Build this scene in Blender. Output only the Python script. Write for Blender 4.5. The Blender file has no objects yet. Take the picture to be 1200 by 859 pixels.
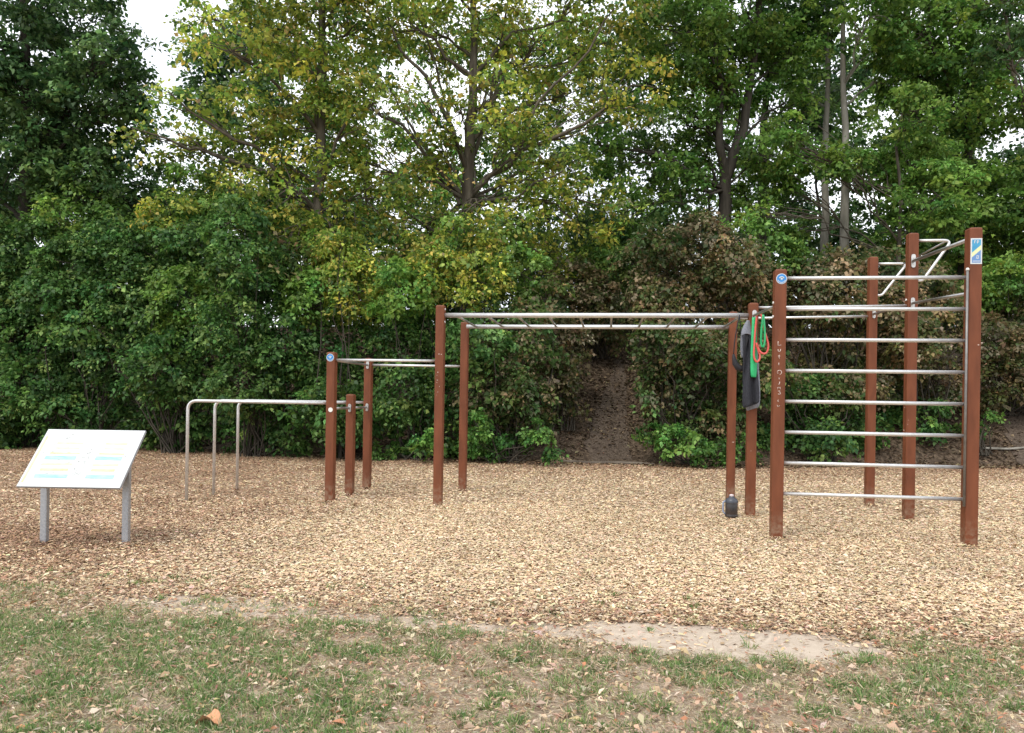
import bpy, math
import numpy as np
from mathutils import Vector, Matrix

# ------------------------------------------------------------------ camera
sc = bpy.context.scene
ROLL = .0155; YAW = math.atan(114/867); EYE = 1.4
cd = bpy.data.cameras.new('camera'); cam = bpy.data.objects.new('camera', cd)
sc.collection.objects.link(cam); sc.camera = cam
cam.location = (0, 0, EYE)
cam.matrix_world = (Matrix.Translation((0, 0, EYE)) @ Matrix.Rotation(YAW, 4, 'Z')
                    @ Matrix.Rotation(math.pi/2, 4, 'X') @ Matrix.Rotation(ROLL, 4, 'Z'))
cd.sensor_width = 36; cd.lens = 36*867/1200; cd.shift_y = 35.8/1200
cd.clip_start = .05; cd.clip_end = 2000

# ------------------------------------------------------------------ world, sun, exposure
W = bpy.data.worlds.new('World'); sc.world = W; W.use_nodes = True
nt = W.node_tree; nt.nodes.clear()
SUN_EL, SUN_AZ = math.radians(52), math.radians(-150)   # azimuth from +Y, clockwise: behind the camera, to the left
out = nt.nodes.new('ShaderNodeOutputWorld'); bg = nt.nodes.new('ShaderNodeBackground')
sky = nt.nodes.new('ShaderNodeTexSky'); sky.sky_type = 'NISHITA'; sky.sun_disc = False
sky.sun_elevation = SUN_EL; sky.sun_rotation = SUN_AZ
mx = nt.nodes.new('ShaderNodeMix'); mx.data_type = 'RGBA'
tc = nt.nodes.new('ShaderNodeTexCoord'); ns = nt.nodes.new('ShaderNodeTexNoise')
ns.inputs['Scale'].default_value = 2.2; ns.inputs['Detail'].default_value = 5
rp = nt.nodes.new('ShaderNodeValToRGB')
rp.color_ramp.elements[0].position = .30; rp.color_ramp.elements[0].color = (.50, .50, .50, 1)
rp.color_ramp.elements[1].position = .62; rp.color_ramp.elements[1].color = (1, 1, 1, 1)
nt.links.new(tc.outputs['Generated'], ns.inputs['Vector']); nt.links.new(ns.outputs['Fac'], rp.inputs['Fac'])
nt.links.new(rp.outputs['Color'], mx.inputs['Factor'])
nt.links.new(sky.outputs['Color'], mx.inputs['A']); mx.inputs['B'].default_value = (13.0, 13.3, 13.8, 1)
nt.links.new(mx.outputs['Result'], bg.inputs['Color']); bg.inputs['Strength'].default_value = .12
nt.links.new(bg.outputs['Background'], out.inputs['Surface'])
sl = bpy.data.lights.new('sun', 'SUN'); sl.energy = 1.5; sl.angle = math.radians(16); sl.color = (1, .95, .87)
so = bpy.data.objects.new('sun', sl); sc.collection.objects.link(so)
sd = Vector((math.sin(SUN_AZ)*math.cos(SUN_EL), math.cos(SUN_AZ)*math.cos(SUN_EL), math.sin(SUN_EL)))
so.rotation_euler = sd.to_track_quat('Z', 'Y').to_euler()
sc.view_settings.view_transform = 'Standard'; sc.view_settings.look = 'None'
sc.view_settings.exposure = 0.36; sc.view_settings.gamma = 1
sc.view_settings.use_curve_mapping = False
cy = sc.cycles
cy.max_bounces = 5; cy.diffuse_bounces = 3; cy.glossy_bounces = 2; cy.transmission_bounces = 3; cy.transparent_max_bounces = 4
cy.caustics_reflective = False; cy.caustics_refractive = False

# ------------------------------------------------------------------ helpers
C = sc.collection
R = np.random.default_rng(7)

def ray(px, py):
    u = (px-600)/867; v = -(py-465.3)/867
    ul = u*math.cos(ROLL)-v*math.sin(ROLL); vl = u*math.sin(ROLL)+v*math.cos(ROLL)
    return (-math.sin(YAW)+ul*math.cos(YAW), math.cos(YAW)+ul*math.sin(YAW), vl)
def at(px, py, D):
    d = ray(px, py); return Vector((d[0]*D, d[1]*D, EYE+d[2]*D))
def gnd(px, py, z=0):
    d = ray(px, py); t = (EYE-z)/-d[2]; return Vector((d[0]*t, d[1]*t, z))

def tag(o, label=None, cat=None, group=None, kind=None):
    if label: o['label'] = label
    if cat: o['category'] = cat
    if group: o['group'] = group
    if kind: o['kind'] = kind
    return o
def empty(name, loc, label, cat, group=None):
    o = bpy.data.objects.new(name, None); C.objects.link(o); o.location = loc
    o.empty_display_size = .1
    return tag(o, label, cat, group)
def obj(name, me, m, parent=None, label=None):
    o = bpy.data.objects.new(name, me); C.objects.link(o)
    if m is not None and not me.materials: me.materials.append(m)
    if parent is not None:
        o.parent = parent
        o.matrix_parent_inverse = Matrix.Translation(-root_loc(parent))
    if label: o['label'] = label
    return o
def root_loc(p):
    v = Vector(p.location)
    while p.parent is not None:
        p = p.parent; v = Vector((0, 0, 0)) if p.type == 'EMPTY' else v
    return v if p.type == 'EMPTY' and v.length else Vector((0, 0, 0))

class MB:
    """collects shapes, all in world coordinates, into one mesh"""
    def __init__(s): s.v = []; s.f = []; s.sm = []
    def add(s, vs, fs, smooth=False):
        n = len(s.v); s.v += [tuple(p) for p in vs]
        s.f += [tuple(i+n for i in f) for f in fs]; s.sm += [smooth]*len(fs); return s
    def box(s, c, size, rz=0, M=None):
        x, y, z = [k/2 for k in size]
        M = M or Matrix.Rotation(rz, 3, 'Z'); c = Vector(c)
        vs = [c+M@Vector((a*x, b*y, d*z)) for a in (-1, 1) for b in (-1, 1) for d in (-1, 1)]
        return s.add(vs, [(0, 1, 3, 2), (4, 6, 7, 5), (0, 4, 5, 1), (2, 3, 7, 6), (0, 2, 6, 4), (1, 5, 7, 3)])
    def tube(s, pts, r, seg=12, cap=True, closed=False):
        pts = [Vector(p) for p in pts]; n = len(pts)
        rs = r if hasattr(r, '__len__') else [r]*n
        ring = []; up = None
        for i, p in enumerate(pts):
            a = pts[(i-1) % n] if (i or closed) else p; b = pts[(i+1) % n] if (i < n-1 or closed) else p
            t = (b-a).normalized()
            if up is None:
                up = Vector((0, 0, 1)) if abs(t.z) < .9 else Vector((1, 0, 0))
            x = up.cross(t).normalized(); up = t.cross(x).normalized()
            ring.append([p+rs[i]*(math.cos(q)*x+math.sin(q)*up) for q in [2*math.pi*k/seg for k in range(seg)]])
        vs = [q for rg in ring for q in rg]; fs = []
        m = n if closed else n-1
        for i in range(m):
            j = (i+1) % n
            for k in range(seg):
                l = (k+1) % seg
                fs.append((i*seg+k, i*seg+l, j*seg+l, j*seg+k))
        s.add(vs, fs, True)
        if cap and not closed:
            k0 = len(s.v)-len(vs)
            s.f.append(tuple(k0+k for k in range(seg))[::-1]); s.f.append(tuple(k0+(n-1)*seg+k for k in range(seg))); s.sm += [False, False]
        return s
    def lathe(s, c, prof, seg=24):
        c = Vector(c)
        vs = [c+Vector((r*math.cos(2*math.pi*k/seg), r*math.sin(2*math.pi*k/seg), z)) for r, z in prof for k in range(seg)]
        fs = [(i*seg+k, i*seg+(k+1) % seg, (i+1)*seg+(k+1) % seg, (i+1)*seg+k) for i in range(len(prof)-1) for k in range(seg)]
        return s.add(vs, fs, True)
    def disc(s, c, r, y_th, seg=28):      # disc facing -Y
        c = Vector(c)
        vs = [c+Vector((r*math.cos(2*math.pi*k/seg), dy, r*math.sin(2*math.pi*k/seg))) for dy in (0, -y_th) for k in range(seg)]
        fs = [tuple(range(seg)), tuple(range(2*seg-1, seg-1, -1))]+[(k, seg+k, seg+(k+1) % seg, (k+1) % seg) for k in range(seg)]
        return s.add(vs, fs)
    def build(s, name, m, parent=None, label=None):
        me = bpy.data.meshes.new(name); me.from_pydata(s.v, [], s.f)
        me.polygons.foreach_set('use_smooth', s.sm); me.update()
        return obj(name, me, m, parent, label)

def bend(pts, r, n=6):
    """polyline with rounded inner corners"""
    pts = [Vector(p) for p in pts]; o = [pts[0]]
    for i in range(1, len(pts)-1):
        a, p, b = pts[i-1], pts[i], pts[i+1]
        u = (a-p).normalized(); w = (b-p).normalized()
        d = min(r, (a-p).length*.45, (b-p).length*.45)
        for k in range(n+1):
            t = k/n; o.append((p+u*d)*(1-t)**2+p*2*t*(1-t)+(p+w*d)*t*t)
    return o+[pts[-1]]

def vnoise(x, y, s, seed=0):
    rng = np.random.default_rng(seed); g = rng.random((128, 128))
    x = np.asarray(x)/s+57.3; y = np.asarray(y)/s+31.7
    i = np.floor(x).astype(int); j = np.floor(y).astype(int); fx = x-i; fy = y-j
    fx = fx*fx*(3-2*fx); fy = fy*fy*(3-2*fy)
    q = lambda a, b: g[a % 128, b % 128]
    return (q(i, j)*(1-fx)+q(i+1, j)*fx)*(1-fy)+(q(i, j+1)*(1-fx)+q(i+1, j+1)*fx)*fy
def fbm(x, y, s, seed=0):
    return (vnoise(x, y, s, seed)*.5+vnoise(x, y, s/2.1, seed+1)*.3+vnoise(x, y, s/4.3, seed+2)*.2)
def sstep(a, b, x):
    t = np.clip((np.asarray(x, float)-a)/(b-a), 0, 1); return t*t*(3-2*t)

# ------------------------------------------------------------------ materials
def mat(name, col, rough=.6, metal=0, noise=None, scale=30, bump=0, spec=.5, stretch=None, obj_space=True, detail=6):
    m = bpy.data.materials.new(name); m.use_nodes = True; t = m.node_tree
    b = t.nodes['Principled BSDF']; b.inputs['Roughness'].default_value = rough
    b.inputs['Metallic'].default_value = metal; b.inputs['Specular IOR Level'].default_value = spec
    b.inputs['Base Color'].default_value = (*col, 1)
    if noise or bump:
        c = t.nodes.new('ShaderNodeTexCoord'); mp = t.nodes.new('ShaderNodeMapping')
        t.links.new(c.outputs['Object'], mp.inputs['Vector'])
        if stretch: mp.inputs['Scale'].default_value = stretch
        n = t.nodes.new('ShaderNodeTexNoise'); n.inputs['Scale'].default_value = scale; n.inputs['Detail'].default_value = detail
        t.links.new(mp.outputs['Vector'], n.inputs['Vector'])
        if noise:
            r = t.nodes.new('ShaderNodeValToRGB')
            r.color_ramp.elements[0].position = .3; r.color_ramp.elements[0].color = (*col, 1)
            r.color_ramp.elements[1].position = .7; r.color_ramp.elements[1].color = (*noise, 1)
            t.links.new(n.outputs['Fac'], r.inputs['Fac']); t.links.new(r.outputs['Color'], b.inputs['Base Color'])
        if bump:
            u = t.nodes.new('ShaderNodeBump'); u.inputs['Strength'].default_value = bump; u.inputs['Distance'].default_value = .01
            t.links.new(n.outputs['Fac'], u.inputs['Height']); t.links.new(u.outputs['Normal'], b.inputs['Normal'])
    return m

def attr_mat(name, rough=.55, trans=.3, spec=.3):
    m = bpy.data.materials.new(name); m.use_nodes = True; t = m.node_tree
    b = t.nodes['Principled BSDF']; b.inputs['Roughness'].default_value = rough; b.inputs['Specular IOR Level'].default_value = spec
    a = t.nodes.new('ShaderNodeAttribute'); a.attribute_name = 'tint'
    t.links.new(a.outputs['Color'], b.inputs['Base Color'])
    if trans:
        tr = t.nodes.new('ShaderNodeBsdfTranslucent'); ms = t.nodes.new('ShaderNodeMixShader'); ms.inputs['Fac'].default_value = trans
        t.links.new(a.outputs['Color'], tr.inputs['Color'])
        t.links.new(b.outputs['BSDF'], ms.inputs[1]); t.links.new(tr.outputs['BSDF'], ms.inputs[2])
        t.links.new(ms.outputs['Shader'], t.nodes['Material Output'].inputs['Surface'])
    return m
M_LEAF = attr_mat('leaf', .5, .45, .35)
M_CHIP = attr_mat('wood chip', .8, 0, .2)
M_BLADE = attr_mat('grass blade', .6, .3, .2)
M_DRY = attr_mat('dry leaf', .7, .15, .2)

M_POST = mat('brown post', (.120, .036, .014), .58, 0, (.175, .054, .022), 14, .2, .3, (1, 1, .25))
M_STEEL = mat('steel', (.56, .56, .555), .42, .7, (.68, .68, .675), 18, 0, .5, (1, 1, 1))
M_STEEL_DARKREFL = mat('steel with painted dark reflection', (.36, .35, .34), .40, 1, (.46, .45, .44), 18)  # copy of the steel, dark woodland reflection put into its colour
M_RAIL = mat('dull grey steel', (.17, .16, .15), .5, .6, (.25, .24, .23), 18)
M_STEELD = mat('plate steel', (.50, .49, .47), .45, 1, (.62, .61, .59), 40)
M_CAP = mat('white cap', (.72, .70, .66), .4)
M_ALU = mat('aluminium', (.36, .38, .41), .45, .75, (.46, .48, .51), 60)
M_BARK = mat('bark', (.055, .045, .034), .9, 0, (.14, .12, .09), 9, .8, .2, (1, 1, .22))
M_BARKD = mat('dark bark', (.03, .026, .02), .9, 0, (.075, .064, .05), 9, .8, .2, (1, 1, .22))
M_BARKL = mat('pale bark', (.17, .16, .13), .85, 0, (.30, .28, .24), 7, .5, .2, (1, 1, .3))

def add_dirt(m):
    t = m.node_tree; b = t.nodes['Principled BSDF']; src = b.inputs['Base Color'].links[0].from_socket
    c = t.nodes.new('ShaderNodeTexCoord'); sx = t.nodes.new('ShaderNodeSeparateXYZ'); t.links.new(c.outputs['Object'], sx.inputs['Vector'])
    n = t.nodes.new('ShaderNodeTexNoise'); n.inputs['Scale'].default_value = 22; n.inputs['Detail'].default_value = 8; t.links.new(c.outputs['Object'], n.inputs['Vector'])
    mr = t.nodes.new('ShaderNodeMapRange'); mr.inputs['From Min'].default_value = .0; mr.inputs['From Max'].default_value = .30; mr.inputs['To Min'].default_value = 1.15; mr.inputs['To Max'].default_value = .0
    t.links.new(sx.outputs['Z'], mr.inputs['Value'])
    mu = t.nodes.new('ShaderNodeMath'); mu.operation = 'MULTIPLY'; t.links.new(mr.outputs['Result'], mu.inputs[0])
    cr = t.nodes.new('ShaderNodeMapRange'); cr.inputs['From Min'].default_value = .38; cr.inputs['From Max'].default_value = .68; t.links.new(n.outputs['Fac'], cr.inputs['Value'])
    t.links.new(cr.outputs['Result'], mu.inputs[1])
    sc_ = t.nodes.new('ShaderNodeTexNoise'); sc_.inputs['Scale'].default_value = 1.0; sc_.inputs['Detail'].default_value = 10; sc_.inputs['Roughness'].default_value = .75
    mp = t.nodes.new('ShaderNodeMapping'); mp.inputs['Scale'].default_value = (60, 60, 5); t.links.new(c.outputs['Object'], mp.inputs['Vector']); t.links.new(mp.outputs['Vector'], sc_.inputs['Vector'])
    r2 = t.nodes.new('ShaderNodeMapRange'); r2.inputs['From Min'].default_value = .60; r2.inputs['From Max'].default_value = .75; r2.inputs['To Max'].default_value = .35; t.links.new(sc_.outputs['Fac'], r2.inputs['Value'])
    x1 = t.nodes.new('ShaderNodeMix'); x1.data_type = 'RGBA'; t.links.new(r2.outputs['Result'], x1.inputs['Factor']); t.links.new(src, x1.inputs['A']); x1.inputs['B'].default_value = (.26, .13, .085, 1)
    x2 = t.nodes.new('ShaderNodeMix'); x2.data_type = 'RGBA'; t.links.new(mu.outputs[0], x2.inputs['Factor']); t.links.new(x1.outputs['Result'], x2.inputs['A']); x2.inputs['B'].default_value = (.24, .16, .105, 1)
    t.links.new(x2.outputs['Result'], b.inputs['Base Color'])
add_dirt(M_POST)

def ground_mat(name, stops, s1, s2, bump, dist=.03):
    m = bpy.data.materials.new(name); m.use_nodes = True; t = m.node_tree; b = t.nodes['Principled BSDF']
    b.inputs['Roughness'].default_value = .95; b.inputs['Specular IOR Level'].default_value = .15
    c = t.nodes.new('ShaderNodeTexCoord')
    v = t.nodes.new('ShaderNodeTexVoronoi'); v.inputs['Scale'].default_value = s1
    n = t.nodes.new('ShaderNodeTexNoise'); n.inputs['Scale'].default_value = s2; n.inputs['Detail'].default_value = 8
    t.links.new(c.outputs['Object'], v.inputs['Vector']); t.links.new(c.outputs['Object'], n.inputs['Vector'])
    sp = t.nodes.new('ShaderNodeSeparateColor'); t.links.new(v.outputs['Color'], sp.inputs['Color'])
    ad = t.nodes.new('ShaderNodeMath'); ad.operation = 'MULTIPLY_ADD'; ad.inputs[1].default_value = .5
    ml = t.nodes.new('ShaderNodeMath'); ml.operation = 'MULTIPLY'; ml.inputs[1].default_value = .6
    t.links.new(n.outputs['Fac'], ml.inputs[0]); t.links.new(sp.outputs['Red'], ad.inputs[0]); t.links.new(ml.outputs[0], ad.inputs[2])
    r = t.nodes.new('ShaderNodeValToRGB'); e = r.color_ramp.elements
    e[0].position, e[0].color = stops[0][0], (*stops[0][1], 1); e[1].position, e[1].color = stops[-1][0], (*stops[-1][1], 1)
    for p, col in stops[1:-1]: q = e.new(p); q.color = (*col, 1)
    t.links.new(ad.outputs[0], r.inputs['Fac']); t.links.new(r.outputs['Color'], b.inputs['Base Color'])
    u = t.nodes.new('ShaderNodeBump'); u.inputs['Strength'].default_value = bump; u.inputs['Distance'].default_value = dist
    t.links.new(ad.outputs[0], u.inputs['Height']); t.links.new(u.outputs['Normal'], b.inputs['Normal'])
    return m
M_MULCH = ground_mat('mulch bed', [(.2, (.20, .135, .085)), (.5, (.34, .24, .155)), (.85, (.50, .38, .26))], 75, 3, .8)
M_SOIL = ground_mat('lawn soil', [(.2, (.20, .15, .105)), (.5, (.31, .24, .175)), (.85, (.42, .34, .255))], 90, 5, .5, .01)
M_SAND = ground_mat('bare sand', [(.2, (.36, .28, .20)), (.5, (.47, .37, .27)), (.85, (.56, .46, .35))], 120, 4, .35, .006)
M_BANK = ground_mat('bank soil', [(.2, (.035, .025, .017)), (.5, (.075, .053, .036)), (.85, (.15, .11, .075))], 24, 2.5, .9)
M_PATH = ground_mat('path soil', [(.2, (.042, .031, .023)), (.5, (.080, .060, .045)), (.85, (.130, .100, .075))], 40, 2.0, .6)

# ------------------------------------------------------------------ terrain
FX = [-40, -15, -11.3, -6, -2, .13, 2.4, 5.4, 9.2, 14, 40]
FY = [17.5, 17.0, 17.8, 16.3, 15.6, 16.2, 15.9, 17.3, 17.9, 18, 18]
PATHX, PATHX2 = .12, 10.3
def foot(x): return np.interp(x, FX, FY)
def H(x, y):
    x = np.asarray(x, float); y = np.asarray(y, float)
    d = np.maximum(y-foot(x)-.25, 0)
    up = np.where(d < 6.2, .58*d, 3.6+.10*(np.minimum(d, 30)-6.2))
    up = up*sstep(0, .5, d) + .25*(fbm(x, y, 1.7, 5)-.5)*sstep(0, 1.5, d)
    near = -.055*sstep(4.2, 5.0, -x)*sstep(6.9, 8.2, y)
    return near+up+.02*(fbm(x, y, 1.3, 9)-.5)*sstep(0, 1, 17-y)*(1-sstep(6.5, 7.3, y)*(1-sstep(11.2, 12.5, y)))
def hz(x, y): return float(H(x, y))

def sheet(name, xs, ys, m, dz=0, keep=None, kind='structure'):
    X, Y = np.meshgrid(xs, ys); Z = H(X, Y)+dz
    nx, ny = len(xs), len(ys)
    V = np.stack([X, Y, Z], -1).reshape(-1, 3)
    I = np.arange(nx*ny).reshape(ny, nx)
    F = np.stack([I[:-1, :-1], I[:-1, 1:], I[1:, 1:], I[1:, :-1]], -1).reshape(-1, 4)
    if keep is not None:
        c = V[F].mean(1); F = F[keep(c[:, 0], c[:, 1])]
    me = bpy.data.meshes.new(name); me.from_pydata(V.tolist(), [], F.tolist())
    me.polygons.foreach_set('use_smooth', [True]*len(me.polygons)); me.update()
    return tag(obj(name, me, m), kind=kind)
nl = lambda a, b, n: np.linspace(a, b, n)
xs = np.concatenate([[-900, -300, -120, -60], nl(-34, 34, 137), [60, 120, 300, 900]])
ys = np.concatenate([[-900, -300, -100, -40, -15], nl(-5, 32, 112), [40, 60, 120, 300, 900]])
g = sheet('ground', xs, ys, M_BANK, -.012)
# soil of the worn lawn, wood chip bed, bare patches, trodden path: thin sheets above the ground
def edge(x): return 4.68+.35*(fbm(x, x*0, 1.1, 21)-.5)-.02*x + .12*np.minimum(0, x+2)*-.2
sheet('mulch_bed', nl(-19, 17, 260), nl(4.2, 18.4, 130), M_MULCH, -.004, lambda x, y: (y > edge(x)-.1) & (y < foot(x)+.3+.4*(vnoise(x, y, .7, 3)-.5)))
PATCH = [(.60, 4.42, 1.05, .30, 31), (-2.45, 4.52, .75, .26, 33), (-1.2, 4.42, .7, .14, 35)]
def sandmask(x, y):
    m = 0
    for cx, cy, rx, ry, sd in PATCH:
        m = np.maximum(m, (1 if sd == 31 else .8)*sstep(1.35, .55, ((x-cx)/rx)**2+((y-cy)/ry)**2+1.3*(fbm(x, y, .3, sd)-.5)+.5*(vnoise(x, y, .06, sd)-.5)))
    return m
lawn = sheet('lawn', np.concatenate([nl(-16, -5, 40), nl(-4.9, 4, 400), nl(4.1, 16, 40)]), np.concatenate([nl(-8, 3.8, 40), nl(3.82, 5.2, 120)]), M_SOIL, .0, lambda x, y: y < edge(x)+.25+.12*(vnoise(x, y, .12, 8)-.5))
co = np.empty(len(lawn.data.vertices)*3, np.float32); lawn.data.vertices.foreach_get('co', co); co = co.reshape(-1, 3)
sa = lawn.data.attributes.new('sand', 'FLOAT', 'POINT'); sa.data.foreach_set('value', sandmask(co[:, 0], co[:, 1]).astype(np.float32))
t_ = M_SOIL.node_tree; b_ = t_.nodes['Principled BSDF']; src = b_.inputs['Base Color'].links[0].from_socket
a_ = t_.nodes.new('ShaderNodeAttribute'); a_.attribute_name = 'sand'; x_ = t_.nodes.new('ShaderNodeMix'); x_.data_type = 'RGBA'
n_ = t_.nodes.new('ShaderNodeTexNoise'); n_.inputs['Scale'].default_value = 40; n_.inputs['Detail'].default_value = 6
r_ = t_.nodes.new('ShaderNodeValToRGB'); r_.color_ramp.elements[0].position = .3; r_.color_ramp.elements[0].color = (.37, .30, .235, 1); r_.color_ramp.elements[1].position = .7; r_.color_ramp.elements[1].color = (.49, .41, .325, 1)
t_.links.new(n_.outputs['Fac'], r_.inputs['Fac']); t_.links.new(a_.outputs['Fac'], x_.inputs['Factor']); t_.links.new(src, x_.inputs['A']); t_.links.new(r_.outputs['Color'], x_.inputs['B']); t_.links.new(x_.outputs['Result'], b_.inputs['Base Color'])
def wpath(y): return .60-.11*(y-16)
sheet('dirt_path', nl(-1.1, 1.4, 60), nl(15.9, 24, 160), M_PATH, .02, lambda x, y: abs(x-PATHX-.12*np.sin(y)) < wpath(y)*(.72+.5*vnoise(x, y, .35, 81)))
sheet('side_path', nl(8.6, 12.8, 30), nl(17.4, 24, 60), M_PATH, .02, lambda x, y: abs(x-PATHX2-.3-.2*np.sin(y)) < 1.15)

# ------------------------------------------------------------------ quads scattered by numpy
def quads(name, P, L, Wd, D, N, tint, m, parent=None, fold=.0, tip=.0, tagkw=None, label=None):
    """P centres, D unit directions, N unit normals, L lengths, Wd widths; a rhombus leaf (tip=0) or a rectangle (tip=1)"""
    D = D/np.linalg.norm(D, axis=1, keepdims=True)
    S = np.cross(N, D); S /= np.maximum(np.linalg.norm(S, axis=1, keepdims=True), 1e-6)
    N = np.cross(D, S)
    L = L[:, None]/2; Wd = Wd[:, None]/2
    if tip:
        a = P-D*L-S*Wd; b = P+D*L-S*Wd*.8; c = P+D*L*.9+S*Wd; d = P-D*L+S*Wd*.9
    else:
        a = P-D*L; b = P-D*L*.15-S*Wd+N*Wd*fold; c = P+D*L-N*L*.25; d = P-D*L*.15+S*Wd+N*Wd*fold
    n = len(P); V = np.stack([a, b, c, d], 1).reshape(-1, 3).astype(np.float32)
    me = bpy.data.meshes.new(name)
    me.vertices.add(4*n); me.vertices.foreach_set('co', V.ravel())
    me.loops.add(4*n); me.loops.foreach_set('vertex_index', np.arange(4*n, dtype=np.int32))
    me.polygons.add(n); me.polygons.foreach_set('loop_start', np.arange(0, 4*n, 4, dtype=np.int32))
    try: me.polygons.foreach_set('loop_total', np.full(n, 4, dtype=np.int32))
    except Exception: pass
    me.update(calc_edges=True)
    at_ = me.attributes.new('tint', 'FLOAT_COLOR', 'FACE')
    at_.data.foreach_set('color', np.concatenate([tint, np.ones((n, 1))], 1).astype(np.float32).ravel())
    o = obj(name, me, m, parent, label)
    if tagkw: tag(o, **tagkw)
    return o
def unit(n):
    v = R.normal(size=(n, 3)); return v/np.linalg.norm(v, axis=1, keepdims=True)
def flat_dirs(n, zs=.25):
    a = R.random(n)*2*math.pi; return np.stack([np.cos(a), np.sin(a), R.normal(size=n)*zs], 1)
def pick(cols, n, w=None, var=.2):
    cols = np.array(cols); i = R.choice(len(cols), n, p=w)
    return np.clip(cols[i]*(1+var*R.normal(size=(n, 1)))*(1+.06*R.normal(size=(n, 3))), .004, .9)

POSTXY = [(a, b+.055) for a, b in ((-3.57, 9.15), (-3.57, 9.88), (-3.57, 10.62), (-2.14, 9.15), (-2.14, 10.74), (1.7, 9.15), (1.7, 10.62), (1.7, 7.75), (3.53, 7.75), (3.55, 9.3), (3.53, 10.57))] + [(gnd(49, 638).x, gnd(49, 638).y), (gnd(145, 640).x, gnd(145, 640).y)]
# wood chips
def chips(n, x0, x1, y0, y1, s):
    x = R.uniform(x0, x1, n); y = R.uniform(y0, y1, n)
    k = (y > edge(x)-.05-.8*R.random(n)**1.6+.5*(fbm(x, y, .3, 44)-.5)) & (y < foot(x)+.25) & (abs(x+.13*y) < .78*y+1.3)
    k &= R.random(n) > .95*sandmask(x, y)
    x, y = x[k], y[k]; n = len(x)
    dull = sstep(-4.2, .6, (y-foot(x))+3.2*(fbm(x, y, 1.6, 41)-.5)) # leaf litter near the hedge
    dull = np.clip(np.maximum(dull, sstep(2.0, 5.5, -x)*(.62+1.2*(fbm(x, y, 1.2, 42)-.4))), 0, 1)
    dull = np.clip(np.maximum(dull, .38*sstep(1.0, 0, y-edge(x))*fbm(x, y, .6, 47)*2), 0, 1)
    pile = sum(np.exp(-((x-a)**2+(y-b)**2)/.018) for a, b in POSTXY)
    P = np.stack([x, y, H(x, y)+.004+R.random(n)**2*.018+pile*(.012+.022*R.random(n))], 1)
    N = np.stack([R.normal(size=n)*.30, R.normal(size=n)*.30, np.ones(n)], 1)
    pale = pick([(.63, .485, .315), (.57, .415, .255), (.70, .57, .395), (.47, .315, .185), (.31, .185, .11)], n, [.34, .30, .22, .11, .03], .09)*(.86+.30*fbm(x, y, .9, 46))[:, None]
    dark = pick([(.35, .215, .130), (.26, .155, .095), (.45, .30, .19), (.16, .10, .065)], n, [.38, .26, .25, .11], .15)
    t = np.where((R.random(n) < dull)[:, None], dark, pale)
    L = s*R.uniform(.45, 1.5, n); k = R.random(n) < .06; L = np.where(k, L*1.9, L); return P, L, np.where(k, .35, 1)*L*R.uniform(.25, .6, n), flat_dirs(n, .2), N, t
A = [chips(760000, -19, 16, 4.2, 18.3, .030), chips(560000, -8, 7, 4.2, 9.5, .022)]
A = [np.concatenate(q) for q in zip(*A)]
quads('wood_chips', *A[:1], A[1], A[2], A[3], A[4], A[5], M_CHIP, tip=1, tagkw=dict(kind='stuff'))

# grass blades: green tufts and straw
def gdens(x, y):
    f = fbm(x, y, .20, 51)*.72+fbm(x, y, 1.0, 54)*.28
    d = .10+.80*sstep(.42, .60, f-.02+.05*sstep(1, 4, np.abs(x+.5))+.08*sstep(.8, 2.2, -x))
    return d*(.03+.97*sstep(.15, -.55, y-edge(x)+.20+1.5*(fbm(x, y, .45, 57)-.5)))
def inview(x, y): return abs(x+.13*y) < .78*y+.9
GC = [(.150, .265, .080), (.215, .320, .100), (.32, .36, .170), (.110, .215, .075), (.46, .41, .25)]
def tufts(n, per, r0):
    x = R.uniform(-7, 6.5, n); y = R.uniform(1.8, 5.3, n)
    k = (R.random(n) < gdens(x, y)) & inview(x, y) & (R.random(n) > .97*sandmask(x, y)); x, y = x[k], y[k]; m = len(x)
    sz = R.uniform(.5, 1.5, m); i = np.repeat(np.arange(m), per); n = len(i)
    a = R.random(n)*2*math.pi; rr = np.sqrt(R.random(n))*r0*sz[i]
    bx, by = x[i]+rr*np.cos(a)*1.2, y[i]+rr*np.sin(a)
    h = (.020+.030*R.random(n))*(.6+.5*sz[i])
    lean = R.uniform(.1, 1.3, n)
    D = np.stack([np.cos(a)*lean+R.normal(size=n)*.35, np.sin(a)*lean+R.normal(size=n)*.35, np.full(n, 1.)], 1); D /= np.linalg.norm(D, axis=1, keepdims=True)
    P = np.stack([bx, by, H(bx, by)+.002], 1)+D*(h/2)[:, None]
    fam = R.choice(5, m, p=[.30, .25, .19, .15, .11])[i]
    t = np.where((R.random(n) < .6)[:, None], np.array(GC)[fam], pick(GC, n, [.28, .24, .19, .15, .14], .1))*(1+.14*R.normal(size=(n, 1)))*(1+.10*R.normal(size=m))[i][:, None]
    return P, h, np.full(n, .0046), D, unit(n), np.clip(t, .01, .8)
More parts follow.
